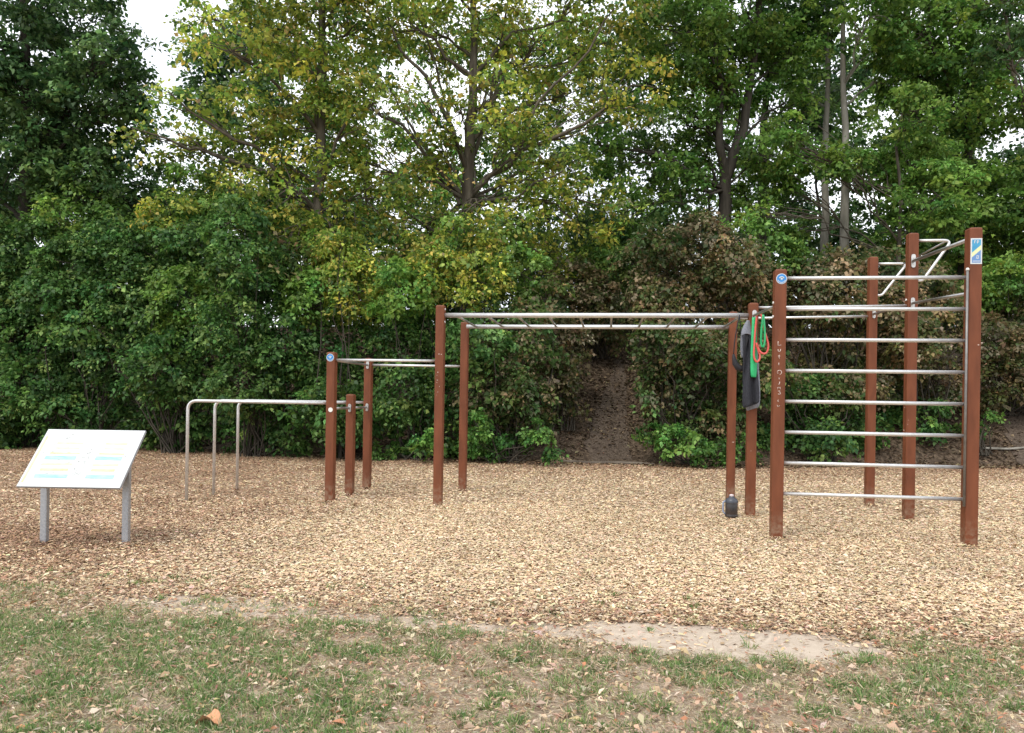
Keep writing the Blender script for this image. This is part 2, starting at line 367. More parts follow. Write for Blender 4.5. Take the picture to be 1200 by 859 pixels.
def straw(n):
    x = R.uniform(-7, 6.5, n); y = R.uniform(1.8, 5.3, n)
    d = (.2+.8*fbm(x, y, .25, 61))*sstep(.25, -.5, y-edge(x)+.6*(fbm(x, y, .4, 58)-.5))
    k = (R.random(n) < d) & inview(x, y) & (R.random(n) > .95*sandmask(x, y)); x, y = x[k], y[k]; n = len(x)
    h = .018+.045*R.random(n)**2
    D = np.stack([R.normal(size=n), R.normal(size=n)*.8, np.abs(R.normal(size=n))*.35], 1); D /= np.linalg.norm(D, axis=1, keepdims=True)
    P = np.stack([x, y, H(x, y)+.004+.026*R.random(n)], 1)+D*(h/2)[:, None]
    return P, h, R.uniform(.0025, .0055, n), D, unit(n), pick([(.52, .42, .28), (.40, .31, .20), (.28, .22, .14), (.64, .55, .40)], n, [.35, .27, .2, .18], .15)
B = [np.concatenate(q) for q in zip(tufts(26000, 26, .022), tufts(30000, 7, .03), straw(400000))]
quads('grass', B[0], B[1], B[2], B[3], B[4], B[5], M_BLADE, tagkw=dict(kind='stuff'))

# fallen dry leaves and straw on the lawn, litter on bank and paths
def litter(n, x0, x1, y0, y1, s, fn, cols, w, zs=.35):
    x = R.uniform(x0, x1, n); y = R.uniform(y0, y1, n); k = R.random(n) < fn(x, y); x, y = x[k], y[k]; n = len(x)
    P = np.stack([x, y, H(x, y)+.012+R.random(n)*.020], 1)
    N = np.stack([R.normal(size=n)*zs, R.normal(size=n)*zs, np.ones(n)], 1)
    L = s*R.uniform(.5, 1.6, n)
    return P, L, L*R.uniform(.2, .65, n), flat_dirs(n, .3), N, pick(cols, n, w, .15)
LC = [(.52, .38, .25), (.42, .27, .17), (.60, .48, .35), (.28, .16, .11), (.50, .42, .20), (.48, .22, .12)]
LW = [.3, .24, .27, .12, .02, .05]
q1 = litter(9500, -7, 6.5, 1.8, 4.9, .045, lambda x, y: .75*(abs(x+.13*y) < .78*y+.9)*(1-.85*sandmask(x, y)), LC, LW)
q2 = litter(60000, -7, 6.5, 1.8, 4.9, .026, lambda x, y: (.25+.75*fbm(x, y, .8, 71))*(abs(x+.13*y) < .78*y+.9)*(1-.8*sandmask(x, y)), LC, LW)
q = [np.concatenate(z) for z in zip(q1, q2)]
quads('fallen_leaves', q[0], q[1], q[2], q[3], q[4], q[5], M_DRY, fold=.45, tagkw=dict(kind='stuff'))
BC = [(.13, .09, .055), (.085, .058, .04), (.20, .145, .09), (.28, .21, .13)]
q3 = litter(110000, -18, 16, 15.3, 24, .085, lambda x, y: (y > foot(x)-.5)*np.where(abs(x-PATHX) < .65, .7*sstep(16.7, 17.6, y)+.25, .85)*np.where(abs(x-PATHX2-.3) < 1.2, .35, 1), BC, [.30, .24, .26, .20])
quads('leaf_litter', q3[0], q3[1], q3[2], q3[3], q3[4], q3[5], M_DRY, fold=.35, tagkw=dict(kind='stuff'))

# one big curled leaf lying in the near grass
bl = gnd(246, 852); lf = MB(); nn_ = 9
vs = []; fs = []
for a in range(nn_):
    u_ = a/(nn_-1); wd_ = .034*math.sin(math.pi*min(1, .08+u_*.92))**.7
    for b in range(5):
        w_ = b/2-1; vs.append((bl.x+(u_-.5)*.105+w_*.008, bl.y+w_*wd_+.01*math.sin(u_*5), .030+.030*w_*w_*abs(math.sin(u_*3))-.018*(u_-.5)**2*4+.004*math.sin(u_*20)))
fs = [(a*5+b, a*5+b+1, (a+1)*5+b+1, (a+1)*5+b) for a in range(nn_-1) for b in range(4)]
lf.add(vs, fs, True); lf.tube([vs[2], (vs[2][0]-.02, vs[2][1]+.005, .02), (vs[2][0]-.04, vs[2][1]+.012, .008)], .0016, 5)
tag(lf.build('dry_leaf', mat('orange dry leaf', (.42, .19, .09), .7, 0, (.55, .30, .16), 60)), 'large curled orange-brown leaf in the grass at the bottom edge, left of centre', 'leaf')

# ------------------------------------------------------------------ calisthenics rig
PW = .11
rig = empty('calisthenics_rig', (0, 9.2, 0), 'brown posts joined by steel bars: parallel bars, monkey bars and ladder wall', 'outdoor gym')
def post(x, y, top, label, w=PW):
    """y is the front face"""
    z0 = hz(x, y)-.15; y = y+w/2; b = .010; h = w/2
    prof = [(0, z0), (0, top-.018), (.004, top-.007), (.012, top-.001), (.034, top+.002)]
    mb = MB(); vs = []; n = 12
    def ring(ins, z):
        a = h-ins; c = b
        pts = []
        for sx, sy, q in ((1, -1, -90), (1, 1, 0), (-1, 1, 90), (-1, -1, 180)):
            for k in range(3):
                t = math.radians(q+45*k); pts.append(Vector((x+sx*(a-c)+c*math.cos(t), y+sy*(a-c)+c*math.sin(t), z)))
        return pts
    for ins, z in prof: vs += ring(ins, z)
    fs = [(i*n+k, i*n+(k+1) % n, (i+1)*n+(k+1) % n, (i+1)*n+k) for i in range(len(prof)-1) for k in range(n)]
    fs.append(tuple(range((len(prof)-1)*n, len(prof)*n)))
    mb.add(vs, fs)
    return mb.build('post', M_POST, rig, label)
XA, XB, XC, XD = -3.57, -2.14, 1.70, 3.53
Y0, Y1, YM, Y2 = 7.75, 9.15, 9.88, 10.62
p1 = post(XA, Y1, 1.945, 'tall post with a blue badge, near side of the parallel bars')
p2 = post(XA, YM, 1.405, 'shortest post, between the two tall posts at the parallel bars')
p3 = post(XA, Y2, 1.945, 'tall post at the far side of the parallel bars')
p4 = post(XB, Y1, 2.55, 'near left post of the monkey bars')
p5 = post(XB, Y2+.12, 2.50, 'far left post of the monkey bars')
p6 = post(XC, Y1, 2.575, 'near right post of the monkey bars, hung with bands and grey jacket')
p7 = post(XC, Y2, 2.64, 'far right post of the monkey bars, behind the black strap')
pl = post(XC, Y0, 2.735, 'left post of the ladder wall with scratched white letters and a round badge', .115)
pr = post(XD, Y0, 3.13, 'right post of the ladder wall with a rectangular sticker', .118)
pm = post(XD+.02, Y1+.15, 3.42, 'tallest post, behind the right end of the ladder wall', .112)
pf = post(XD, Y2-.05, 3.38, 'farthest post behind the ladder wall')
c = PW/2
def bar(name, a, b, r=.0165, label=None, mt=None): return MB().tube([a, b], r, 14).build(name, mt or (M_STEEL if abs(a[0]-b[0]) > abs(a[1]-b[1]) else M_STEEL_DARKREFL), rig, label)  # bars running in depth get the steel whose colour holds the dark reflection
# ladder wall rungs
for k in range(8):
    z = .465+.3115*k
    bar('rung', (XC+.05, Y0+.04, z), (XD-.058, Y0+.04, z), .0185, 'steel rung of the ladder wall')
sb = MB().tube([(XD-.078, Y0-.004, .40), (XD-.078, Y0-.004, 2.72)], .012, 10)
sb.build('side_rail', M_RAIL, rig, 'upright rail at the right ends of the ladder rungs')
MB().lathe((XD-.078, Y0-.004, 2.715), [(.0, .018), (.010, .016), (.016, .006), (.016, -.008), (.0, -.010)], 12).build('rail_cap', M_CAP, rig)
# monkey bars
for yy, lb in ((Y1, 'near'), (Y2, 'far')):
    bar('monkey_bar_rail', (XB+.05, yy+c+(.12 if 0 else 0), 2.425), (XC-.05, yy+c, 2.425), .030, lb+' long rail of the monkey bars')
for k in range(10):
    x = -1.95+.392*k
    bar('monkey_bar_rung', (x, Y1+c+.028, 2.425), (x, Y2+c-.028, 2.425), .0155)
# pull-up bars and parallel bars
bar('pull_up_bar', (XA+.05, Y1+c, 1.845), (XB-.05, Y1+c, 1.845), .0175, 'near pull-up bar left of the monkey bars')
bar('pull_up_bar', (XA+.05, Y2+c, 1.845), (XB-.05, Y2+c+.10, 1.845), .0175, 'far pull-up bar left of the monkey bars')
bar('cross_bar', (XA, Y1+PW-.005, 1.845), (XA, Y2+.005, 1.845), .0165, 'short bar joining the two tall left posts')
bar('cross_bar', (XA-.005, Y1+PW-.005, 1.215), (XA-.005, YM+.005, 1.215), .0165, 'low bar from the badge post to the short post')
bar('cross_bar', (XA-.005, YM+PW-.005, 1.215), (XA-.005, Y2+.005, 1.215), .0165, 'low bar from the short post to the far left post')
for (px, py), yy, lb in (((217, 588.2), Y1+c, 'nearest'), ((249, 579.6), YM+c, 'middle'), ((276.5, 574), Y2+c, 'farthest')):
    q = gnd(px, py, -.055)
    MB().tube(bend([(q.x, q.y+.03, -.25), (q.x, q.y+.03, 1.285), (XA-.05, yy, 1.285)], .13, 8), .0205, 16).build('parallel_bar', M_STEEL, rig, lb+' parallel bar, bent down into its leg')
# bars around the tower
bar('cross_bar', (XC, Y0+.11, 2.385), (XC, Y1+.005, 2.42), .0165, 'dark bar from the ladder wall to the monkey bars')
bar('high_bar', (XC+.05, Y1+c, 2.52), (XD-.03, Y1+.15+c, 2.56), .0165, 'middle bar behind the ladder wall')
bar('high_bar', (XC+.05, Y2+c, 2.55), (XD-.05, Y2-.05+c, 2.575), .0165, 'rear bar behind the ladder wall')
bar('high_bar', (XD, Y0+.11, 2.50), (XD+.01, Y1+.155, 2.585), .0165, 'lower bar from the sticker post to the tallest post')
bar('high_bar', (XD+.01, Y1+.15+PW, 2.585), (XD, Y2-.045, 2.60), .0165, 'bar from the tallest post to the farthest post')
bar('high_bar', (XD, Y0+.11, 3.04), (XD+.01, Y1+.155, 3.085), .0195, 'upper bar from the sticker post to the tallest post')
for yy, x0, zt, zb in ((Y1+.15+c, XD+.07, 3.335, 2.86), (Y2-.05+c, XD+.05, 3.29, 2.86)):
    MB().tube(bend([(x0, yy, zt), (x0+.39, yy, zt-.0), (x0+.07, yy, zb), (x0, yy, zb)], .09, 6), .0165, 14).build('bent_handle', M_STEEL, rig, 'bent handle on the upper right side of its post')
bar('handle_link', (XD+.07+.33, Y1+.15+c+.01, 3.325), (XD+.05+.33, Y2-.05+c-.01, 3.28), .010, 'thin rod joining the two bent handles')

def clamp(par, x, y, z, w=.042, h=.115):
    mb = MB(); seg = 16; pts = []
    for k in range(seg):
        t = 2*math.pi*k/seg; pts.append((x+w/2*math.cos(t), z+w/2*math.sin(t)+(h/2-w/2)*(1 if math.sin(t) >= 0 else -1)))
    vs = [(a, y+.003, b) for a, b in pts]+[(a, y-.012, b) for a, b in pts]
    fs = [tuple(range(seg)), tuple(range(2*seg-1, seg-1, -1))]+[(k, seg+k, seg+(k+1) % seg, (k+1) % seg) for k in range(seg)]
    mb.add(vs, fs)
    for dz in (-.036, .036): mb.disc((x, y-.012, z+dz), .008, .006, 8)
    return mb.build('clamp', M_STEELD, par)
clamp(p3, XA+.005, Y2, 1.845); clamp(p2, XA+.005, YM, 1.215); clamp(p3, XA+.005, Y2, 1.215)
clamp(p6, XC+.005, Y1, 2.42, .05, .13); clamp(pm, XD+.012, Y1+.15, 2.585, .045, .13); clamp(pm, XD+.012, Y1+.15, 3.085, .05, .16)
clamp(pf, XD+.005, Y2-.05, 2.60)
MB().disc((XA+.012, Y1, 1.20), .029, .008).build('end_cap', M_CAP, p1)
for par, x, y, z in ((pl, XC-.0575, Y0+.055, 2.40), (pl, XC-.0575, Y0+.055, 2.26), (p4, XB+c, Y1+.04, 2.50), (p4, XB+c, Y1+.04, 2.34), (pm, XD-.038, Y1+.2, 2.63)):
    MB().tube([(x-.010, y, z), (x+.010, y, z)], .013, 10).build('bolt_cap', M_CAP, par)

# stickers
M_BLUE = mat('badge blue', (.03, .22, .55), .35); M_BLUE2 = mat('sticker blue', (.03, .24, .44), .35, 0, (.06, .32, .52), 20)
M_WHITE = mat('printed white', (.58, .61, .62), .4); M_YEL = mat('sticker yellow', (.66, .68, .38), .4); M_BLUE3 = mat('sticker slate blue', (.12, .24, .48), .4)
def badge(par, x, y, z, r):
    b = MB().disc((x, y, z), r, .003).build('badge', M_WHITE, par)
    MB().disc((x, y-.003, z), r*.88, .0015).build('badge_face', M_BLUE, b if par.parent is None else par)
    s = MB()
    a = [Vector((x+r*.46*math.cos(t), y-.006, z-r*.12+r*.46*math.sin(t))) for t in np.linspace(.35, 2.8, 9)]
    s.tube(a, r*.10, 6); s.disc((x, y-.0048, z-r*.02), r*.2, .002, 12)
    for t in np.linspace(3.6, 5.8, 9): s.box((x+r*.72*math.cos(t), y-.0055, z+r*.72*math.sin(t)), (r*.12, .001, r*.16))
    s.build('badge_symbol', M_WHITE, par)
badge(p1, XA-.004, Y1, 1.873, .05)
badge(pl, XC+.004, Y0, 2.635, .053)
# rectangular sticker
sx, sy, szc = XD+.000, Y0, 2.895
MB().box((sx, sy-.0015, szc), (.104, .003, .252)).build('sticker', M_WHITE, pr)
def poly(name, pts, dy, m, par, th=.0012):
    n = len(pts)
    vs = [(sx+a, sy-dy, szc+b) for a, b in pts]+[(sx+a, sy-dy-th, szc+b) for a, b in pts]
    fs = [tuple(range(n)), tuple(range(2*n-1, n-1, -1))]+[(k, n+k, n+(k+1) % n, (k+1) % n) for k in range(n)]
    return MB().add(vs, fs).build(name, m, par)
poly('sticker_print', [(-.040, .113), (.040, .113), (.040, .060), (-.040, -.015)], .003, M_BLUE2, pr)
poly('sticker_print', [(-.043, -.018), (.043, .058), (.043, .015), (-.043, -.060)], .003, M_YEL, pr)
poly('sticker_print', [(-.040, -.062), (.040, .010), (.040, -.113), (-.040, -.113)], .003, M_BLUE3, pr)
s = MB()
for a, b, w_, h_ in ((-.020, .090, .006, .030), (-.013, .102, .012, .006), (-.014, .090, .010, .005), (.006, .090, .006, .030), (.013, .102, .010, .006), (.019, .094, .005, .018), (.013, .087, .010, .005),
                   (.012, -.045, .022, .006), (.018, -.055, .006, .022), (.004, -.060, .006, .016), (.010, -.072, .022, .006),
                   (-.028, -.098, .006, .010), (-.018, -.098, .006, .010), (-.008, -.098, .006, .010), (.002, -.098, .006, .010), (.012, -.098, .006, .010), (.022, -.098, .006, .010), (.031, -.098, .006, .010)):
    s.box((sx+a, sy-.0050, szc+b), (w_, .001, h_))
s.build('sticker_lettering', M_WHITE, pr)

# scratched letters, stacked down the ladder post: L u t i  D ' J S 3  c L
M_SCR = mat('scratched paint', (.66, .56, .50), .8, 0, (.50, .36, .30), 160)
gr = MB(); gy = Y0-.0012
def stroke(pts, cz, cx=-.008, s=1.0):
    MB().tube([(XC+cx+a*s, gy, cz+b*s) for a, b in pts], .0034, 5).build('scratched_letter', M_SCR, pl)
arc = lambda x0, z0, r, a, b, n=7: [(x0+r*math.cos(t), z0+r*math.sin(t)) for t in np.linspace(math.radians(a), math.radians(b), n)]
pz = lambda py: EYE+(470.3-py)/116.4
stroke([(-.012, .026), (-.013, -.016), (.018, -.012)], pz(403))
stroke([(-.012, .012), (-.010, -.008), (.002, -.013), (.012, -.008), (.013, .013)], pz(410.5))
stroke([(.000, .018), (.000, -.014), (.006, -.018)], pz(418)); stroke([(-.010, .004), (.010, .006)], pz(418))
stroke([(.0, .012), (.0, -.014)], pz(426.5), -.010)
stroke([(-.020, .006)]+arc(0, .0, .022, 140, -80), pz(436.5), -.003); stroke([(-.016, -.004), (-.006, -.010)], pz(436.5))
stroke([(.0, .006), (.002, -.010)], pz(443.5), -.006)
stroke([(.010, .014), (.008, -.010), (-.004, -.012)], pz(449))
stroke([(-.014, -.012), (-.010, .010), (.0, .004), (.008, .012), (.012, -.012)], pz(455), -.004)
stroke([(-.014, .014), (.010, .014), (.002, .002), (.016, -.006), (.006, -.018), (-.012, -.016)], pz(460), -.002)
stroke([(.004, .010), (-.008, .000), (.006, -.010)], pz(470), -.010)
stroke([(-.010, .010), (-.010, -.004), (.016, -.001), (.008, .006)], pz(476), -.008)
# paint chips on the posts
def chipmarks(par, x, y, zs, w):
    mb = MB()
    for z in zs: mb.box((x+R.uniform(-.03, .03), y-.0006, z), (w*R.uniform(.5, 1.3), .002, .006*R.uniform(.6, 1.6)))
    mb.build('paint_scuffs', M_SCR, par)
chipmarks(p4, XB, Y1, [1.93, 1.925, 1.70, 1.66, 1.6, 1.57, 1.52, 1.45, 1.41], .012)
chipmarks(p7, XC, Y2, [.82], .02); chipmarks(p6, XC+.02, Y1, [.8], .01)
chipmarks(pm, XD-.04, Y1+.15, [1.35, 1.2, 1.15, 1.08], .008)
chipmarks(pr, XD+.04, Y0, [2.0, 1.98], .02)

# ------------------------------------------------------------------ things hanging on the rig
def cloth(name, m, rows, parent=None, th=.006, label=None):
    """rows: list of lists of points (a draped sheet), made thick"""
    n, k = len(rows), len(rows[0]); V = [Vector(p) for r_ in rows for p in r_]
    F = [(i*k+j, i*k+j+1, (i+1)*k+j+1, (i+1)*k+j) for i in range(n-1) for j in range(k-1)]
    me = bpy.data.meshes.new(name); me.from_pydata(V, [], F); me.update()
    me.polygons.foreach_set('use_smooth', [True]*len(me.polygons))
    o = obj(name, me, m, parent, label)
    a = o.modifiers.new('s', 'SUBSURF'); a.levels = a.render_levels = 2
    b = o.modifiers.new('t', 'SOLIDIFY'); b.thickness = th; b.offset = 0
    return o
def band(name, pts, w, m, axis, label=None, par=None, closed=True, th=.004):
    """flat elastic band following pts, its width along axis"""
    pts = [Vector(p) for p in pts]; ax = Vector(axis).normalized()*w/2
    n = len(pts); P = []
    for i, p in enumerate(pts):
        a = pts[(i-1) % n]; b = pts[(i+1) % n]; t = (b-a).normalized(); nn = t.cross(ax).normalized()*th/2
        P += [p-ax-nn, p+ax-nn, p+ax+nn, p-ax+nn]
    F = [(i*4+k, i*4+(k+1) % 4, ((i+1) % n)*4+(k+1) % 4, ((i+1) % n)*4+k) for i in range(n if closed else n-1) for k in range(4)]
    mb = MB().add(P, F, True); return mb.build(name, m, par, label)
def loop(top, bot, wid, lean=0, n=28, dy=.01):
    """hanging closed loop from top point to bottom point, wid across"""
    T, Bm = Vector(top), Vector(bot); o = []
    for k in range(n):
        t = 2*math.pi*k/n; f = (1-math.cos(t))/2
        w = wid*math.sin(t)*(.25+.75*f)
        o.append(T.lerp(Bm, f)+Vector((w, math.sin(t)*dy, 0)))
    return o
M_JACK = mat('grey jersey', (.026, .027, .034), .9, 0, (.045, .047, .056), 60, .4, .2)
M_LIN = mat('light grey lining', (.17, .18, .215), .9, 0, (.25, .26, .30), 50, .3, .2)
M_BLACK = mat('black nylon', (.016, .016, .020), .7, 0, (.03, .03, .035), 80, .2, .3)
M_GREEN = mat('green latex', (.02, .40, .14), .45, 0, (.03, .47, .17), 12)
M_RED = mat('red latex', (.62, .085, .07), .45, 0, (.70, .12, .10), 12)
DJ = 8.78; J = lambda px, py, dd=0: tuple(at(px, py, DJ+dd))
# jacket: hung by its hood on the end bolt at the near rail
jk = empty('jacket', J(876, 376), 'grey jacket hanging from the end of the near monkey bar rail, light hood on top', 'jacket')
body = []
for py, l, r_, sag in ((392, 871, 879, .0), (402, 870.5, 884, .01), (415, 871.5, 886.5, .02), (430, 871, 887, .02), (446, 870.5, 888.5, .02), (462, 870, 889.5, .015), (472, 870.2, 889.6, .01)):
    row = []
    for j in range(9):
        t = j/8; low = 7*(1-t) if py > 470 else 0
        row.append(J(l+(r_-l)*t, py+low, -.05-.045*math.sin(t*11+py*.035+1.2*math.sin(py*.06))-sag+.05*t))
    body.append(row)
cloth('body', M_JACK, body, jk, .012)
back = [[J(x+1.5, y+(6-j if y > 470 else 0), .03+.02*math.sin(j*1.3)) for j, x in enumerate(np.linspace(l, r_, 6))] for y, l, r_ in ((395, 872, 885), (425, 872, 887), (455, 872, 889.5), (476, 872, 889))]
cloth('back_panel', M_LIN, back, jk, .008)
hood = []
for py, l, r_ in ((375.5, 875.5, 878), (380, 872.5, 879), (386, 869.5, 880), (391, 868.5, 880.5), (393.5, 868.8, 881)):
    hood.append([J(l+(r_-l)*t, py+(2.5*math.sin(t*3.1) if py > 390 else 0)*-1, -.055-.03*math.sin(t*3.1)) for t in np.linspace(0, 1, 6)])
cloth('hood', M_LIN, hood, jk, .008)
slv = [[J(x, y, -.03) for x in (l, (l+r_)/2, r_)] for y, l, r_ in ((391, 868.3, 870.5), (400, 868.0, 870.2), (410, 867.6, 870.2), (419, 868.8, 870.8))]
cloth('sleeve_edge', M_LIN, slv, jk, .02)
cloth('hood_opening', M_BLACK, [[J(x, y, -.066) for x in np.linspace(l, r_, 4)] for y, l, r_ in ((391, 871, 876.5), (397, 870.5, 877.5), (404, 870.6, 875), (413, 871, 873))], jk, .004)
# long green band, red band, short green band
gb = band('resistance_band', loop(J(884, 372, -.06), J(883, 442, -.07), .022, dy=.02), .052, M_GREEN, (1, .1, 0))
tag(gb, 'long wide green elastic band hanging down in front of the post beside the jacket', 'exercise band', 'elastic bands on the rig')
pts = [J(*p) for p in ((887.5, 369, -.09), (886, 378, -.09), (884.8, 392, -.10), (884, 405, -.10), (883.4, 416, -.10), (884.8, 422, -.10), (887.5, 424, -.10), (890, 421, -.10), (890.3, 416, -.10),
     (888.4, 410, -.10), (886.6, 403, -.11), (887.6, 404, -.10), (890, 411, -.11), (894, 414.3, -.12), (898, 413.5, -.12), (900, 409, -.12), (900.2, 403, -.12), (898.4, 396, -.12), (896, 388, -.12), (894.3, 380, -.11), (893, 372, -.10), (890.5, 368, -.09))]
cur = []
for i in range(len(pts)):
    p0, p1_, p2_, p3_ = [Vector(pts[(i+k) % len(pts)]) for k in (-1, 0, 1, 2)]
    for t in (0, .33, .66): cur.append(.5*((2*p1_)+(p2_-p0)*t+(2*p0-5*p1_+4*p2_-p3_)*t*t+(-p0+3*p1_-3*p2_+p3_)*t**3))
rb = MB().tube(cur, .0115, 8, closed=True).build('resistance_band', M_RED)
tag(rb, 'red elastic band looped twice over the bar end right of the green band', 'exercise band', 'elastic bands on the rig')
g2 = band('resistance_band', loop(J(894.5, 369, -.17), J(894, 407, -.15), .034, dy=.012), .030, M_GREEN, (.75, .6, 0), th=.006)
tag(g2, 'short green elastic band on the dark bar, hanging behind the right red loop', 'exercise band', 'elastic bands on the rig')
# waist bag on the far post
wb = empty('waist_bag', J(866, 368, .05), 'small black bag on a thin black strap hanging behind the grey jacket', 'bag')
MB().tube(bend([J(866.5, 369, 0), J(863.5, 384, -.02), J(860.6, 402, -.02), J(859.6, 417, -.02)], .1), .007, 6).build('strap', M_BLACK, wb)
MB().tube(bend([J(866.5, 369, 0), J(868.5, 390, .03), J(870, 412, .05), J(871.5, 426, .04)], .1), .006, 6).build('strap', M_BLACK, wb)
MB().tube([J(859.6, 415, -.02), J(860.2, 420, -.02), J(861.5, 426, -.02), J(865, 430.5, -.02), J(869, 432, -.01), J(873, 431, .0)], [.012, .022, .034, .040, .036, .02], 14).build('pouch', M_BLACK, wb)

# bottle
bt = empty('drink_jug', gnd(857, 607.5), 'big black drinks jug standing on the chips in front of a monkey bar post', 'bottle')
bx = Vector((bt.location.x, bt.location.y, 0))
M_BOT = mat('smoked plastic', (.018, .017, .018), .28, 0, (.045, .032, .028), 9); M_LID = mat('lid grey', (.05, .056, .07), .4); M_KNOB = mat('pale cap', (.55, .47, .46), .4)
MB().lathe(bx, [(0, .004), (.066, .004), (.074, .012), (.074, .045), (.070, .052), (.072, .060), (.072, .175), (.069, .182), (.074, .190), (.0, .192)]).build('body', M_BOT, bt)
MB().lathe(bx, [(.074, .190), (.075, .205), (.066, .228), (.045, .243), (.035, .246), (.034, .262), (0, .264)]).build('lid', M_LID, bt)
MB().lathe(bx, [(.024, .263), (.026, .272), (.022, .285), (0, .289)]).build('drinking_cap', M_KNOB, bt)
MB().tube(bend([bx+Vector(v) for v in ((-.068, 0, .205), (-.097, 0, .19), (-.097, 0, .075), (-.07, 0, .05))], .03), .011, 10).build('handle', mat('handle blue grey', (.26, .29, .38), .4), bt)

# ------------------------------------------------------------------ info board
ib = empty('info_board', (*gnd(97, 639).xy, 0), 'tilted white information board on two aluminium legs at the left of the chips', 'information board')
BL, BR, TL, TR = at(17.5, 570.5, 6.42), at(138.5, 573, 6.40), at(59.5, 504, 6.84), at(173.5, 505.4, 6.82)
ux = (BR-BL+TR-TL).normalized(); uz = ((TL+TR)/2-(BL+BR)/2); hb = uz.length; uz.normalize(); nn = ux.cross(uz).normalized()
uz = nn.cross(ux).normalized(); bc = (BL+BR+TL+TR)/4; wbd = ((BR-BL).length+(TR-TL).length)/2
MBd = Matrix((ux, uz, nn)).transposed()
if nn.z < 0: raise RuntimeError('board normal')
M_BRD = mat('board white', (.54, .56, .55), .35, 0, (.58, .60, .58), 6)
sk = ((TL+TR)-(BL+BR))/2 - uz*hb
MB().box(bc, (wbd, hb, .022), M=MBd).build('panel', mat('board core', (.30, .31, .33), .5), ib)
def onb(a, b, w_, h_, m, name, lift=.0130, rot=0):
    return MB().box(bc+ux*a+uz*b+nn*lift, (w_, h_, .001), M=MBd@Matrix.Rotation(rot, 3, 'Z')).build(name, m, ib)
onb(0, 0, wbd-.006, hb-.006, M_BRD, 'printed_sheet', .0115)
M_CY = mat('faded cyan print', (.20, .47, .52), .4, 0, (.36, .56, .58), 12, 0, .5, (1, 6, 1)); M_PY = mat('faded yellow print', (.58, .52, .30), .4, 0, (.62, .58, .44), 14, 0, .5, (1, 5, 1))
M_OR = mat('faded orange print', (.58, .44, .22), .4, 0, (.60, .53, .36), 14); M_INK = mat('grey print', (.26, .27, .27), .5, 0, (.42, .42, .42), 50)
hw, hh = wbd/2, hb/2
for cx_ in (-.20, .235):
    for k, (b, w_, h_, m) in enumerate(((.16, .24, .022, M_PY), (.105, .22, .018, M_PY), (.045, .27, .014, M_OR), (-.005, .28, .040, M_CY), (-.075, .27, .022, M_PY), (-.135, .25, .024, M_OR), (-.205, .29, .036, M_CY))):
        onb(cx_+(.02 if k < 3 else 0)*(1 if cx_ < 0 else .5), b, w_-(.04 if cx_ > 0 else 0), h_, m, 'print_block', .0130+.0002*k)
onb(-hw+.03, -.02, .02, hb*.8, M_OR, 'print_block')
mk = MB()
for k in range(60):
    a = R.uniform(-.045, .05); b = R.uniform(-.2, .1); mk.box(bc+ux*(a+b*.0+.02)+uz*b+nn*.0135, (R.uniform(.006, .02), .004, .001), M=MBd)
for a, b, w_ in ((-.22, .22, .035), (-.20, .262, .02), (-.36, -.12, .012), (.38, .02, .012), (-.30, .06, .02), (-.235, .214, .02)): mk.box(bc+ux*a+uz*b+nn*.0137, (w_, .008, .001), M=MBd)
for k in range(26):
    mk.box(bc+ux*R.uniform(-.38, -.1)+uz*R.uniform(-.24, .2)+nn*.0145, (R.uniform(.008, .03), .003, .001), M=MBd)
mk.build('print_lines', M_INK, ib)
for (px, py) in ((49, 638), (145, 640)):
    q = gnd(px, py); lg = MB()
    # leg rises to the underside of the panel
    t = (q-bc); den = nn.z; zt = bc.z-((q.x-bc.x)*nn.x+(q.y+.03-bc.y)*nn.y)/den-.016
    if px > 100: zt -= .0
    lg.box((q.x, q.y+.010, (zt-.2)/2), (.050, .006, zt+.2), YAW)
    lg.box((q.x+.0245, q.y+.034, (zt-.25)/2+.0), (.006, .044, zt+.25-.03), YAW)
    lg.box((q.x-.0245, q.y+.026, (zt-.25)/2+.0), (.006, .044, zt+.25-.03), YAW)
    lg.build('leg', M_ALU, ib)
for (px, py) in ((49, 638), (145, 640)):
    q = gnd(px, py); a = (q-bc).dot(ux)
    MB().box(bc+ux*a-nn*.020, (.05, hb*.72, .014), M=MBd).build('bracket', M_ALU, ib)

# ------------------------------------------------------------------ log step at the foot of the trodden path, roots
lp = [Vector((x, 16.0+.05*math.sin(x*3), hz(x, 16.0)+.012+.012*math.sin(x*5))) for x in np.linspace(-1.0, 1.25, 12)]
tag(MB().tube(lp, [.03, .045, .05, .05, .055, .05, .05, .048, .05, .045, .04, .02], 9).build('log', mat('weathered log', (.07, .055, .043), .9, 0, (.19, .155, .12), 8, .6, .2, (.3, 2, 2))),
    'thin grey log lying across the foot of the dirt path up the bank', 'log')
rp_ = [at(1150+8*k, 545-1.5*k+2*math.sin(k), 17.3) for k in range(8)]
for p in rp_: p.z = hz(p.x, p.y)+.06
tag(MB().tube(rp_, [.02, .03, .03, .028, .026, .03, .025, .02], 8).build('fallen_branch', M_BARKL), 'thin pale branch lying at the foot of the bare slope behind the ladder wall', 'branch')

